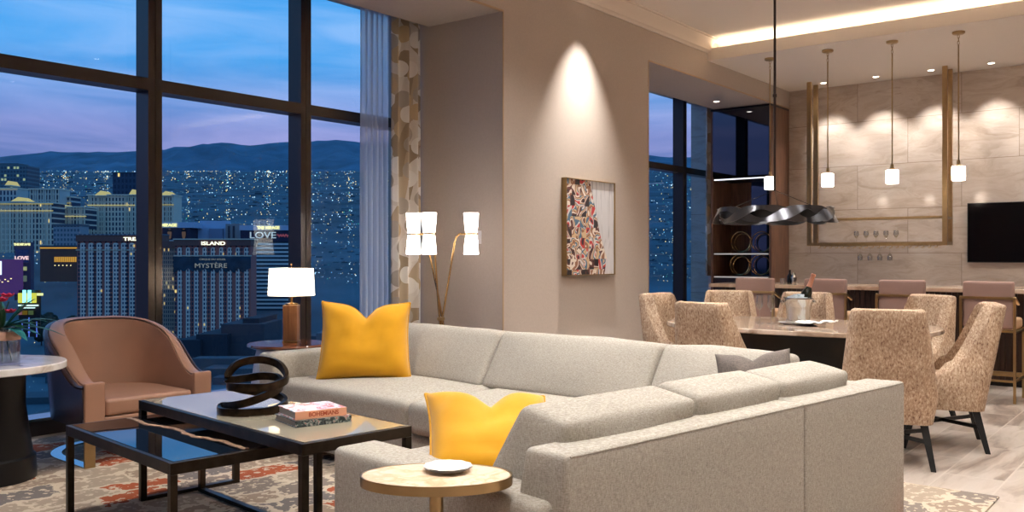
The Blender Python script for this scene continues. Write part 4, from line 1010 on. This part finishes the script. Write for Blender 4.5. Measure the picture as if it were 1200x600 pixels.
# ---------------------------------------------------------------- framed collage
t = thing('framed_picture', 'framed picture in a thin bronze box frame, photo collage beside white drapery', 'picture', (7.645, YM-.001, 1.485))
W_, H_ = .88, .94
b = MB()
for x0, x1, z0, z1 in ((-W_/2-.008, -W_/2, -H_/2, H_/2), (W_/2, W_/2+.008, -H_/2, H_/2), (-W_/2-.008, W_/2+.008, H_/2, H_/2+.008), (-W_/2-.008, W_/2+.008, -H_/2-.008, -H_/2)): b.box(x0, x1, -.06, 0, z0, z1)
b.build('frame', simple('antique_brass_frame', (140, 114, 76), .4, metal=.6), t)
mA, nt, bb = new_mat('grey_drapery_print')
v = coords(nt, (1, 1, 1)); mp = nt.nodes.new('ShaderNodeMapping'); mp.inputs['Scale'].default_value = (9, 1, 1.0); mp.inputs['Rotation'].default_value = (0, .14, 0); nt.links.new(v, mp.inputs['Vector'])
wv = node(nt, 'ShaderNodeTexNoise', Scale=1.6, Detail=2.0, Distortion=1.2); nt.links.new(mp.outputs[0], wv.inputs['Vector'])
r_ = ramp(nt, [(.34, lin((148, 146, 150))), (.44, lin((206, 204, 206))), (.6, lin((214, 212, 214))), (.7, lin((178, 176, 180)))]); nt.links.new(wv.outputs['Fac'], r_.inputs['Fac']); nt.links.new(r_.outputs[0], bb.inputs['Base Color']); bb.inputs['Roughness'].default_value = .5
mCo, nt, bb = new_mat('photo_collage_print')
tc_ = nt.nodes.new('ShaderNodeTexCoord'); sp = nt.nodes.new('ShaderNodeSeparateXYZ'); nt.links.new(tc_.outputs['Object'], sp.inputs[0]); cb = nt.nodes.new('ShaderNodeCombineXYZ'); nt.links.new(sp.outputs[0], cb.inputs[0]); nt.links.new(sp.outputs[2], cb.inputs[1])
br = node(nt, 'ShaderNodeTexBrick', offset=.35, Scale=1.0); br.inputs['Brick Width'].default_value = .085; br.inputs['Row Height'].default_value = .105; br.inputs['Mortar Size'].default_value = .0; br.inputs['Color1'].default_value = (0, 0, 0, 1); br.inputs['Color2'].default_value = (1, 1, 1, 1)
nt.links.new(cb.outputs[0], br.inputs['Vector'])
mu = node(nt, 'ShaderNodeVectorMath', operation='MULTIPLY_ADD'); nt.links.new(br.outputs['Color'], mu.inputs[0]); mu.inputs[1].default_value = (7, 5, 3); nt.links.new(cb.outputs[0], mu.inputs[2])
no = node(nt, 'ShaderNodeTexNoise', Scale=5.0, Detail=1.0, Distortion=.8); nt.links.new(mu.outputs[0], no.inputs['Vector'])
r_ = ramp(nt, [(.3, lin((34, 24, 30))), (.38, lin((96, 52, 44))), (.43, lin((226, 214, 200))), (.48, lin((150, 104, 78))), (.52, lin((206, 178, 138))), (.56, lin((78, 112, 138))), (.60, lin((214, 206, 202))), (.64, lin((196, 60, 56))), (.70, lin((60, 44, 50)))], 'CONSTANT')
nt.links.new(no.outputs['Fac'], r_.inputs['Fac']); nt.links.new(r_.outputs[0], bb.inputs['Base Color']); bb.inputs['Roughness'].default_value = .5
w, h = W_/2, H_/2
MB().box(-w, w, -.046, -.002, -h, h).build('print', mA, t)
edge = [(-.02, h), (.06, .25), (.16, -.04), (.24, -.20), (.30, -.30), (.28, -.36), (.26, -h)]
poly = [(-w, -h)]+edge[::-1]+[(-w, h)]
b = MB(); n_ = len(poly); b.add([(x, -.0475, z) for x, z in poly]+[(x, -.046, z) for x, z in poly], [tuple(range(n_))[::-1], tuple(range(n_, 2*n_))]+[(i, (i+1) % n_, n_+(i+1) % n_, n_+i) for i in range(n_)]); b.build('collage', mCo, t)
# ---------------------------------------------------------------- dining table
t = thing('dining_table', 'rounded grey and tan stone dining table on a black drum base', 'table', (6.24, 2.34, 0))
def supel(a, b_, p, n=72): 
    o = []
    for k in range(n):
        an = 2*PI*k/n; c, s = math.cos(an), math.sin(an)
        o.append((a*math.copysign(abs(c)**(2/p), c), b_*math.copysign(abs(s)**(2/p), s)))
    return o
ts = stone('striped_onyx_top', [(104, 84, 70), (150, 126, 106), (190, 168, 148), (206, 190, 176), (140, 116, 98)], 1.6, (3.2, .7, 1), .08)
MB().prism(supel(.62, .93, 2.6), .69, .722).build('tabletop', ts, t, bevel=.006)
MB().prism(supel(.40, .62, 2.6), 0.0, .66).prism(supel(.50, .76, 2.6), .66, .689).build('drum_base', M['black'], t)

# champagne bucket, bottle, glasses, napkin
steelb = simple('brushed_steel', (196, 192, 186), .16, metal=1)
TX, TY, TZ = 6.22, 2.33, .7235
t = thing('serving_tray', 'round white plate under the champagne bucket', 'plate', (TX, TY, TZ)); MB().lathe([(0, 0), (.10, 0), (.135, .01), (.137, .013), (.10, .006), (0, .006)], seg=48).build('dish', simple('white_china', (228, 226, 222), .2), t)
t = thing('champagne_bucket', 'steel champagne bucket with knob handles on the dining table', 'ice bucket', (TX, TY, TZ+.0065), CR)
MB().lathe([(0, 0), (.078, 0), (.082, .006), (.082, .02), (.078, .024), (.085, .11), (.097, .165), (.102, .17), (.102, .178), (.094, .178), (.088, .16), (.076, .03), (0, .03)], seg=48).build('pail', steelb, t, angle=40)
for s in (-1, 1): MB().lathe([(0, -.012), (.012, -.006), (.012, .006), (0, .012)], (s*.113, 0, .15), 14).tube([(s*.09, 0, .15), (s*.113, 0, .15)], .005, 8).build('knob', steelb, t)
rr = random.Random(2); b = MB()
for k in range(60):
    a = rr.uniform(0, 2*PI); q = .078*math.sqrt(rr.random()); b.cbox((q*math.cos(a), q*math.sin(a), .165+.035*(1-q/.08)+rr.uniform(-.008, .008)), (.022, .022, .02), rr.uniform(0, 3))
o = b.build('crushed_ice', simple('ice', (226, 236, 242), .15), None); o.location = (TX, TY, TZ+.0065); tag(o, 'heap of ice filling the champagne bucket', 'ice', kind='stuff')
t = thing('champagne_bottle', 'dark champagne bottle with a rose foil neck leaning in the ice', 'bottle', (TX, TY, TZ+.05)); t.rotation_euler = (0, R(20), CR)
MB().lathe([(0, 0), (.038, 0), (.04, .01), (.04, .15), (.034, .19), (.017, .225), (0, .225)], seg=32).build('glass_body', simple('dark_green_glass', (14, 22, 14), .08), t, angle=40)
MB().lathe([(0, .215), (.019, .215), (.0165, .25), (.015, .30), (.017, .303), (.017, .315), (.012, .32), (0, .32)], seg=24).build('foil', simple('rose_foil', (214, 150, 122), .35, metal=.4), t, angle=40)
def flute(x, y, label):
    t = thing('champagne_flute', label, 'glass', (x, y, TZ), 0, 'champagne flutes on the dining table')
    MB().lathe([(0, 0), (.030, 0), (.030, .002), (.004, .006), (.003, .085), (.006, .092), (.024, .118), (.027, .15), (.024, .20), (.0228, .20), (.0256, .15), (.0225, .12), (.004, .098), (0, .098)], seg=32).build('glass', M['glass'], t, angle=50)
    return t
flute(6.14, 2.58, 'clear champagne flute standing further from the steel bucket'); flute(6.15, 2.50, 'clear champagne flute standing next to the steel bucket')
b = MB()
b.grid(lambda u, v: (6.10+.17*(u-.5)+.03*noise.noise(Vector((v*4, u*3, 0))), 2.16+.24*(v-.5), TZ+.022+.026*abs(noise.noise(Vector((u*3.3, v*3.7, 2))))+.03*max(0, v*0+(.3-v))*1.2), 20, 20)
o = b.build('folded_napkin', simple('white_linen', (226, 224, 220), .85), angle=180); sd = o.modifiers.new('thick', 'SOLIDIFY'); sd.thickness = .004; tag(o, 'crumpled white linen napkin draped beside the champagne bucket', 'napkin')

# ---------------------------------------------------------------- dining chairs
cork, nt, bb = new_mat('flecked_cork_fabric')
v = coords(nt)
mp = nt.nodes.new('ShaderNodeMapping'); mp.inputs['Scale'].default_value = (1, 1, .5); nt.links.new(v, mp.inputs['Vector'])
n1 = node(nt, 'ShaderNodeTexNoise', Scale=110.0, Detail=3.0, Roughness=.65); nt.links.new(mp.outputs[0], n1.inputs['Vector'])
r1 = ramp(nt, [(.31, lin((104, 72, 54))), (.40, lin((168, 136, 110))), (.52, lin((188, 160, 132))), (.66, lin((218, 198, 172)))]); nt.links.new(n1.outputs['Fac'], r1.inputs['Fac'])
n2 = node(nt, 'ShaderNodeTexNoise', Scale=7.0, Detail=3.0); nt.links.new(v, n2.inputs['Vector']); r2 = ramp(nt, [(.35, (.78, .74, .72)), (.65, (1, 1, 1))]); nt.links.new(n2.outputs['Fac'], r2.inputs['Fac'])
mx_ = node(nt, 'ShaderNodeMix', data_type='RGBA', blend_type='MULTIPLY'); mx_.inputs[0].default_value = 1; nt.links.new(r1.outputs[0], mx_.inputs[6]); nt.links.new(r2.outputs[0], mx_.inputs[7]); nt.links.new(mx_.outputs[2], bb.inputs['Base Color']); bb.inputs['Roughness'].default_value = .65
bp = node(nt, 'ShaderNodeBump', Strength=.25, Distance=.002); nt.links.new(n1.outputs['Fac'], bp.inputs['Height']); nt.links.new(bp.outputs[0], bb.inputs['Normal'])

CHAIR = None
def make_chair(label, loc, rz):
    """front of the chair faces local +y"""
    t = thing('dining_chair', label, 'chair', loc, rz, None)
    NSg = 110; hw, bk, fr = .27, -.25, .25
    def path(s, off):
        w_ = hw-off; B = bk+off; rad = .085
        pts = [(-w_, fr), (-w_, B+rad)]+[(-w_+rad-rad*math.cos(a), B+rad-rad*math.sin(a)) for a in [PI/2*k/6 for k in range(1, 7)]]+[(w_-rad+rad*math.sin(a), B+rad-rad*math.cos(a)) for a in [PI/2*k/6 for k in range(0, 7)]]+[(w_, fr)]
        Ls = [0]
        for p, q in zip(pts, pts[1:]): Ls.append(Ls[-1]+math.dist(p, q))
        q = s*Ls[-1]
        for i in range(len(pts)-1):
            if q <= Ls[i+1]+1e-9:
                k = (q-Ls[i])/max(1e-9, Ls[i+1]-Ls[i]); return (pts[i][0]+(pts[i+1][0]-pts[i][0])*k, pts[i][1]+(pts[i+1][1]-pts[i][1])*k)
        return pts[-1]
    def top(y):
        k = min(1, max(0, (.07-y)/.25)); return .475+.43*k**2.3
    rows = []
    for i in range(NSg+1):
        s = i/NSg; y0 = path(s, 0)[1]; zt = top(y0); c = []
        def P(off, z):
            x, y = path(s, off); k = max(0, (z-.40)/.5)
            x *= .97-.20*k-.04*k*k; y = y-.10*k if y < 0 else y-.10*k*0
            if z < .4: x *= 1-.10*((.4-z)/.15); y *= 1-.10*((.4-z)/.15)
            return (x, y, z)
        for j in range(13): c.append(P(0, .25+(zt-.02-.25)*j/12))
        for a in (PI*.8, PI*.5, PI*.2): c.append(P(.03+.03*-math.cos(PI-a)*-1*-1, zt-.02+.02*math.sin(a)))
        for j in range(12, -1, -1): c.append(P(.06, .25+(zt-.02-.25)*j/12))
        rows.append(c)
    m_ = len(rows[0]); vs = [p for c in rows for p in c]
    fs = [(i*m_+k, i*m_+(k+1) % m_, (i+1)*m_+(k+1) % m_, (i+1)*m_+k) for i in range(NSg) for k in range(m_)]+[tuple(range(m_)), tuple(range(NSg*m_, (NSg+1)*m_))[::-1]]
    MB().add(vs, fs).build('wrap_back', cork, t, angle=50)
    MB().soft([(-.19, -.17, .26), (.19, -.17, .26), (.20, .235, .26), (-.20, .235, .26), (-.205, -.19, .445), (.205, -.19, .445), (.205, .25, .455), (-.205, .25, .455)], .03, (0, 0, .012)).build('seat', cork, t, angle=60)
    for sx in (-1, 1):
        for sy in (-1, 1):
            MB().hexa([(sx*.235-.014, sy*.235-.014, .0), (sx*.235+.014, sy*.235-.014, .0), (sx*.235+.014, sy*.235+.014, .0), (sx*.235-.014, sy*.235+.014, .0),
                       (sx*.185-.022, sy*.17-.022, .262), (sx*.185+.022, sy*.17-.022, .262), (sx*.185+.022, sy*.17+.022, .262), (sx*.185-.022, sy*.17+.022, .262)]).build('leg', M['blackwood'], t, bevel=.002)
    for sx in (-1, 1): MB().bar((sx*.205, -.19, .155), (-sx*.205, .19, .155), .018, .022).build('stretcher', M['blackwood'], t)
    return t
def face(x, y, tx, ty): return math.atan2(ty-y, tx-x)-PI/2
specs = [
 ((5.555, 1.54), (6.53, 1.80), 'flecked cork dining chair seen from behind, close to the sofa back corner'),
 ((6.24, 1.40), (5.97, 2.3), 'flecked cork dining chair shown side-on with black splayed legs in view'),
 ((5.62, 2.60), (6.4, 2.50), 'flecked cork dining chair seen from behind over the far sofa wing'),
 ((6.37, 3.27), (6.33, 2.6), 'flecked cork dining chair beside the window opening, at the far end of the table'),
 ((7.05, 3.22), (6.4, 2.9), 'flecked cork dining chair across the table, in front of the first mauve stool'),
 ((7.05, 2.62), (6.4, 2.5), 'flecked cork dining chair across the table, behind the champagne bucket'),
 ((7.15, 1.86), (6.5, 2.2), 'flecked cork dining chair across the table, half hidden behind another dining chair')]
c0 = None
for (p, q, lab) in specs:
    rz = face(*p, *q)
    if c0 is None: c0 = make_chair(lab, (*p, 0), rz); c0['group'] = 'dining chairs around the stone table'
    else: again(c0, (*p, 0), rz, lab)

# ---------------------------------------------------------------- bar, stools
t = thing('bar_counter', 'long bar counter with a thin stone top over dark ribbed wood panels', 'bar counter', (9.3, 1.6, 0))
MB().box(-.16, .62, -3.6, 2.82, .862, .9).build('countertop', stone('bar_top_stone', [(150, 120, 100), (190, 162, 140), (206, 184, 164)], 2, (1, 1, 1), .15), t, bevel=.003)
b = MB(); b.box(0, .55, -3.55, 2.75, .06, .8615)
for k in range(126): b.box(-.012, 0, -3.55+k*.05, -3.55+k*.05+.034, .06, .8615)
b.build('ribbed_front', M['darkwood'], t)
MB().box(.04, .5, -3.5, 2.7, 0.0, .0595).build('plinth', M['black'], t)
MB().box(-.19, -.16, -3.55, 2.75, .13, .16).box(-.175, 0, -3.0, -2.98, .135, .155).box(-.175, 0, -1.0, -.98, .135, .155).box(-.175, 0, 1.0, 1.02, .135, .155).build('foot_rail', M['brass'], t)
t = thing('cocktail_shaker', 'small steel shaker on the bar counter', 'shaker', (9.45, 3.585, .9005)); MB().lathe([(0, 0), (.024, 0), (.03, .07), (.028, .075), (.015, .10), (.015, .12), (0, .125)], seg=24).build('body', steelb, t)
t = thing('wine_bottle', 'small dark bottle beside the steel shaker on the bar counter', 'bottle', (9.5, 3.65, .9005)); MB().lathe([(0, 0), (.028, 0), (.028, .08), (.01, .11), (.01, .15), (0, .15)], seg=20).build('body', simple('bottle_black', (16, 14, 14), .1), t)
t = thing('glass_tumbler', 'small clear tumbler on the bar counter beside the dark bottle', 'glass', (9.45, 3.71, .9005)); MB().lathe([(0, 0), (.024, 0), (.028, .06), (.026, .06), (.022, .004), (0, .004)], seg=20).build('body', M['glass'], t)

mauve = simple('mauve_fabric', (150, 120, 110), .8, bump=.3, bscale=300); tanl = simple('beige_leather', (206, 168, 130), .45)
def make_stool(label, loc):
    t = thing('bar_stool', label, 'bar stool', loc, 0, 'mauve stools along the bar')   # faces local +x, the bar
    MB().softbox(-.045, .035, -.19, .19, .60, .99, r=.02, crown=(.008, 0, 0)).build('backrest', mauve, t, angle=60)
    MB().softbox(.02, .40, -.19, .19, .59, .68, r=.025, crown=(0, 0, .01)).build('seat', tanl, t, angle=60)
    for sx, sy in ((-.055, -.2), (-.055, .2), (.36, -.2), (.36, .2)):
        z1 = .86 if sx < 0 else .60
        MB().box(sx-.01, sx+.01, sy-.01, sy+.01, 0, z1).build('leg', M['brass'], t)
    MB().box(-.066, -.046, -.19, .19, .845, .865).build('back_rail', M['brass'], t)
    b = MB(); b.box(-.065, -.045, -.19, .19, .575, .592)
    for s in (-.2, .2): b.box(-.045, .35, s-.01, s+.01, .572, .59)
    b.box(.35, .37, -.19, .19, .572, .59); sf_ = b.build('seat_frame', M['brass'], t)
    b = MB()
    for s in (-.2, .2): b.box(-.045, .35, s-.008, s+.008, .17, .188)
    b.box(.352, .368, -.19, .19, .17, .19).box(-.063, -.047, -.19, .19, .17, .188); b.build('foot_rest', M['brass'], t)
    for s in (-1, 1): MB().bar((-.055, s*.2, .86), (.12, s*.2, .80), .018).build('arm_rail', M['brass'], sf_)
    return t
labs = ['mauve bar stool nearest the shelf tower, brass frame under its back', 'mauve bar stool directly behind the champagne bucket', 'mauve bar stool next along from the one below the television', 'mauve bar stool below the television, behind the side-on dining chair', ]
s0 = make_stool(labs[0], (8.32, 3.54, 0))
for k, y in enumerate((2.86, 2.19, 1.51)): again(s0, (8.32, y, 0), 0, labs[k+1])
s4 = again(s0, (8.32, .84, 0), 0, 'mauve bar stool cut by the picture edge beyond the side-on dining chair')

# ---------------------------------------------------------------- television
t = thing('television', 'flat black television mounted on the stone wall', 'television', (XB-.002, 1.90, 1.505))
bz_ = MB().box(-.06, 0, -.72, .72, -.39, .39).build('bezel', simple('tv_frame', (22, 22, 26), .3), t, bevel=.004)
MB().box(-.062, -.06, -.71, .71, -.378, .38).build('screen', gloss('tv_screen', (3, 3, 5), .06, .5, 1.5), bz_)
MB().box(-.03, 0, -.2, .2, -.2, .2).build('wall_mount', M['black'], t)

# ---------------------------------------------------------------- hanging brass glass rack over the back bar
t = thing('hanging_glass_rack', 'tall brass framed rack with two shelves hanging from the ceiling before the stone wall', 'rack', (12.55, 3.68, 0))
Y0, Y1 = -.90, .86; b = MB()
for X in (0, .26):
    for Y in (Y0, Y1): b.box(X-.022, X+.022, Y-.03, Y+.03, 1.34, ZD)
    b.box(X-.022, X+.022, Y0+.03, Y1-.03, 1.34, 1.385)
fr_ = b.build('frame', M['brass'], t)
for Y in (Y0, Y1):
    MB().box(.022, .238, Y-.03, Y+.03, 1.34, 1.385).build('side_bar', M['brass'], fr_); MB().box(.022, .238, Y-.03, Y+.03, 1.68, 1.71).build('side_bar', M['brass'], fr_)
MB().box(-.02, .28, Y0+.032, Y1-.032, 1.69, 1.72).build('shelf', M['brass'], t)
MB().box(.024, .236, Y0+.031, Y1-.031, 1.345, 1.37).build('shelf', M['brass'], t)
for k in range(20):
    y = Y0+.12+k*(Y1-Y0-.24)/19; MB().tube([(.03, y-.02, 1.339), (.03, y-.02, 1.315), (.03, y+.012, 1.31)], .006, 6).tube([(.03, y-.02, 1.335), (.23, y-.02, 1.335)], .004, 6).build('stem_hanger', M['brass'], t)
def wine(loc, up, label, group):
    t = thing('wine_glass', label, 'glass', loc, 0, group)
    if not up: t.rotation_euler = (PI, 0, 0)
    MB().lathe([(0, 0), (.034, 0), (.034, .002), (.004, .008), (.004, .07), (.02, .085), (.036, .12), (.030, .17), (.0285, .17), (.034, .12), (.018, .088), (0, .08)], seg=24).build('bowl', M['glass'], t, angle=50)
    return t
for k in range(5): wine((12.66, 3.93-.13*k, 1.371), True, 'clear wine glass standing on the lower shelf of the brass rack', 'glasses standing on the rack shelf')
for k in range(4): wine((12.66, 3.88-.13*k, 1.309), False, 'clear wine glass hanging upside down under the brass rack', 'glasses hanging under the rack')

# ---------------------------------------------------------------- pendants
psh = shade_mat('pendant_glass_glow', (255, 244, 236), 3.2)
pl_ = ['glass pendant lamp hanging beside the shelf tower, crossed by the chandelier rod', 'glass pendant lamp hanging inside the brass rack, near its left post', 'glass pendant lamp hanging in front of the middle of the brass rack', 'glass pendant lamp hanging between the brass rack and the television']
p0 = None
for k, y in enumerate((4.37, 3.66, 2.93, 2.24, 1.52)):
    if p0 is None:
        p0 = t = thing('pendant_lamp', pl_[0], 'pendant lamp', (10.72, y, 0), 0, 'glass pendants over the bar')
        MB().lathe([(0, ZD-.03), (.05, ZD-.03), (.065, ZD-.02), (.065, ZD-.001), (0, ZD-.001)], seg=32).build('canopy', M['brass'], t)
        MB().tube([(0, 0, 2.21), (0, 0, ZD-.14)], .007, 8).build('rod', M['brass'], t)
        b = MB()
        for q in range(3):
            z = ZD-.05-.035*q; b.tube([((.010*math.cos(a) if q % 2 else 0), (0 if q % 2 else .010*math.cos(a)), z-.0+.022*math.sin(a)) for a in [2*PI*i/14 for i in range(14)]], .003, 6, True)
        b.build('chain', M['brass'], t)
        MB().lathe([(0, 2.175), (.035, 2.175), (.035, 2.19), (.018, 2.2), (.018, 2.24), (0, 2.24)], seg=24).build('socket', M['brass'], t)
        MB().lathe([(.056, 2.03), (.063, 2.02), (.068, 2.03), (.068, 2.17), (.06, 2.176), (.056, 2.17)], seg=32).lathe([(0, 2.022), (.06, 2.022), (.06, 2.026), (0, 2.026)], seg=32).build('glass_shade', psh, t, angle=40)
    else: again(p0, (10.72, y, 0), 0, pl_[k] if k < 4 else 'glass pendant lamp past the television, out of the frame')
    point((10.72, y, 2.1), 14, (1, .88, .78), .05, 'pendant_bulb')

# wavy ring chandelier
t = thing('ring_chandelier', 'black wavy ring chandelier hanging on a long rod over the dining table', 'chandelier', (6.17, 2.48, 0))
CR_, CZ = .395, 1.485; blk = simple('satin_black_metal', (40, 40, 43), .3, metal=.75); silv = simple('gunmetal_band', (74, 74, 78), .28, metal=.9)
for k in (0, 1):
    pts = []; secs = []
    for i in range(160):
        a = 2*PI*i/160; ph = 4*a+PI*k+.9
        r_ = CR_+.016*math.cos(ph); z = CZ+.042*math.sin(ph); hgt = .026+.012*math.cos(2*ph); tl_ = .02*math.cos(ph)
        pts.append((r_*math.cos(a), r_*math.sin(a), z)); secs.append([(-.003+tl_, -hgt), (.003+tl_, -hgt), (.003-tl_, hgt), (-.003-tl_, hgt)])
    MB().sweep(pts, secs, True).build('wave_band', silv, t, angle=50)
pts = [((CR_-.022)*math.cos(2*PI*i/96), (CR_-.022)*math.sin(2*PI*i/96), CZ) for i in range(96)]
secs = [[(-.002, -h_), (.002, -h_), (.002, h_), (-.002, h_)] for h_ in [.022+.030*abs(math.sin(4*2*PI*i/96+.9)) for i in range(96)]]
MB().sweep(pts, secs, True).build('inner_band', simple('matt_black', (10, 10, 11), .5), t, angle=50)
pts = [((CR_-.03)*math.cos(2*PI*i/96), (CR_-.03)*math.sin(2*PI*i/96), CZ) for i in range(96)]
MB().sweep(pts, [(-.003, -.003), (.003, -.003), (.003, .003), (-.003, .003)], True).build('led_ring', emit('chandelier_led', (255, 238, 220), 1.5), t)
MB().tube([(0, 0, 1.66), (0, 0, ZC-.03)], .009, 10).lathe([(0, 2.32), (.014, 2.325), (.014, 2.345), (0, 2.35)], seg=14).build('rod', simple('dark_rod', (58, 46, 40), .4, metal=.6), t)
b = MB()
for k in range(3):
    a = 2*PI*k/3+.3; b.tube([(0, 0, 1.665), (CR_*math.cos(a), CR_*math.sin(a), CZ+.02)], .0022, 5)
b.build('suspension_wire', M['black'], t)
MB().lathe([(0, ZC-.03), (.08, ZC-.03), (.08, ZC-.001), (0, ZC-.001)], seg=32).build('canopy', blk, t)

# ---------------------------------------------------------------- shelf tower
TXF, TXB, TY0, TY1, TZT = 12.42, XB-.005, YM+.005, 5.98, ZS-.04
t = thing('shelf_tower', 'tall walnut shelf tower with a mirrored cabinet, standing beside the bar wall', 'shelf unit', (TXF, TY0, 0))
D_ = TXB-TXF; W_ = TY1-TY0
MB().box(0, D_, 0, .03, .0, TZT).build('side_panel', M['walnut'], t); MB().box(0, D_, W_-.03, W_, 0, TZT).build('side_panel', M['walnut'], t)
MB().box(-.005, D_, -.001, W_, TZT+.001, TZT+.03).build('top_panel', M['black'], t)
mir = simple('smoked_mirror', (90, 92, 100), .03, metal=1)
MB().box(D_-.02, D_, .031, W_*.62, .1, 2.35).build('mirror_back', mir, t); MB().box(D_-.02, D_, W_*.62, W_-.031, .1, 2.35).build('back_panel', M['walnut'], t)
MB().box(.0, .02, .032, W_-.032, 2.37, TZT-.004).build('mirror_door', mir, t)
ledw = emit('shelf_led', (235, 240, 255), 1.6)
for z in (2.34, 1.74, 1.24, .90):
    sh_ = MB().box(.02, D_-.021, .031, W_-.031, z-.02, z+.005).build('shelf', M['darkwood'] if z > 1 else M['walnut'], t)
    if z > .5: MB().box(.004, .0195, .05, W_-.05, z-.018, z-.002).build('shelf_light', ledw if z > 2 else emit('shelf_edge', (220, 216, 214), .55), sh_)
MB().box(.02, D_-.02, .031, W_-.031, .0, .87).build('lower_cabinet', M['darkwood'], t)
for k, (z, ys, r_) in enumerate(((1.74, (.62, .34), .075), (1.246, (.54, .28), .15), (.906, (.56, .30), .15))):
    for j, y in enumerate(ys):
        g_ = thing('ring_sculpture', ('small brass ring ornament on the upper shelf of the tower', 'brass ring sculpture on the middle shelf of the tower', 'brass ring sculpture on the lowest open shelf of the tower')[k]+(', nearer the window' if j == 0 else ', nearer the bar'), 'ornament', (TXF+.18+.14*j, TY0+y, z+.0055), 0)
        o = MB().tube([(.0, r_*math.cos(a), r_+.008+r_*math.sin(a)) for a in [2*PI*i/40 for i in range(40)]], .008, 8, True).build('ring', M['brass_lt'], g_)
        if k != 0: MB().tube([(.05, r_*.9*math.cos(a)-.015, r_*.9+.008+r_*.9*math.sin(a)) for a in [2*PI*i/40 for i in range(40)]], .006, 8, True).build('ring', M['brass_lt'], g_)
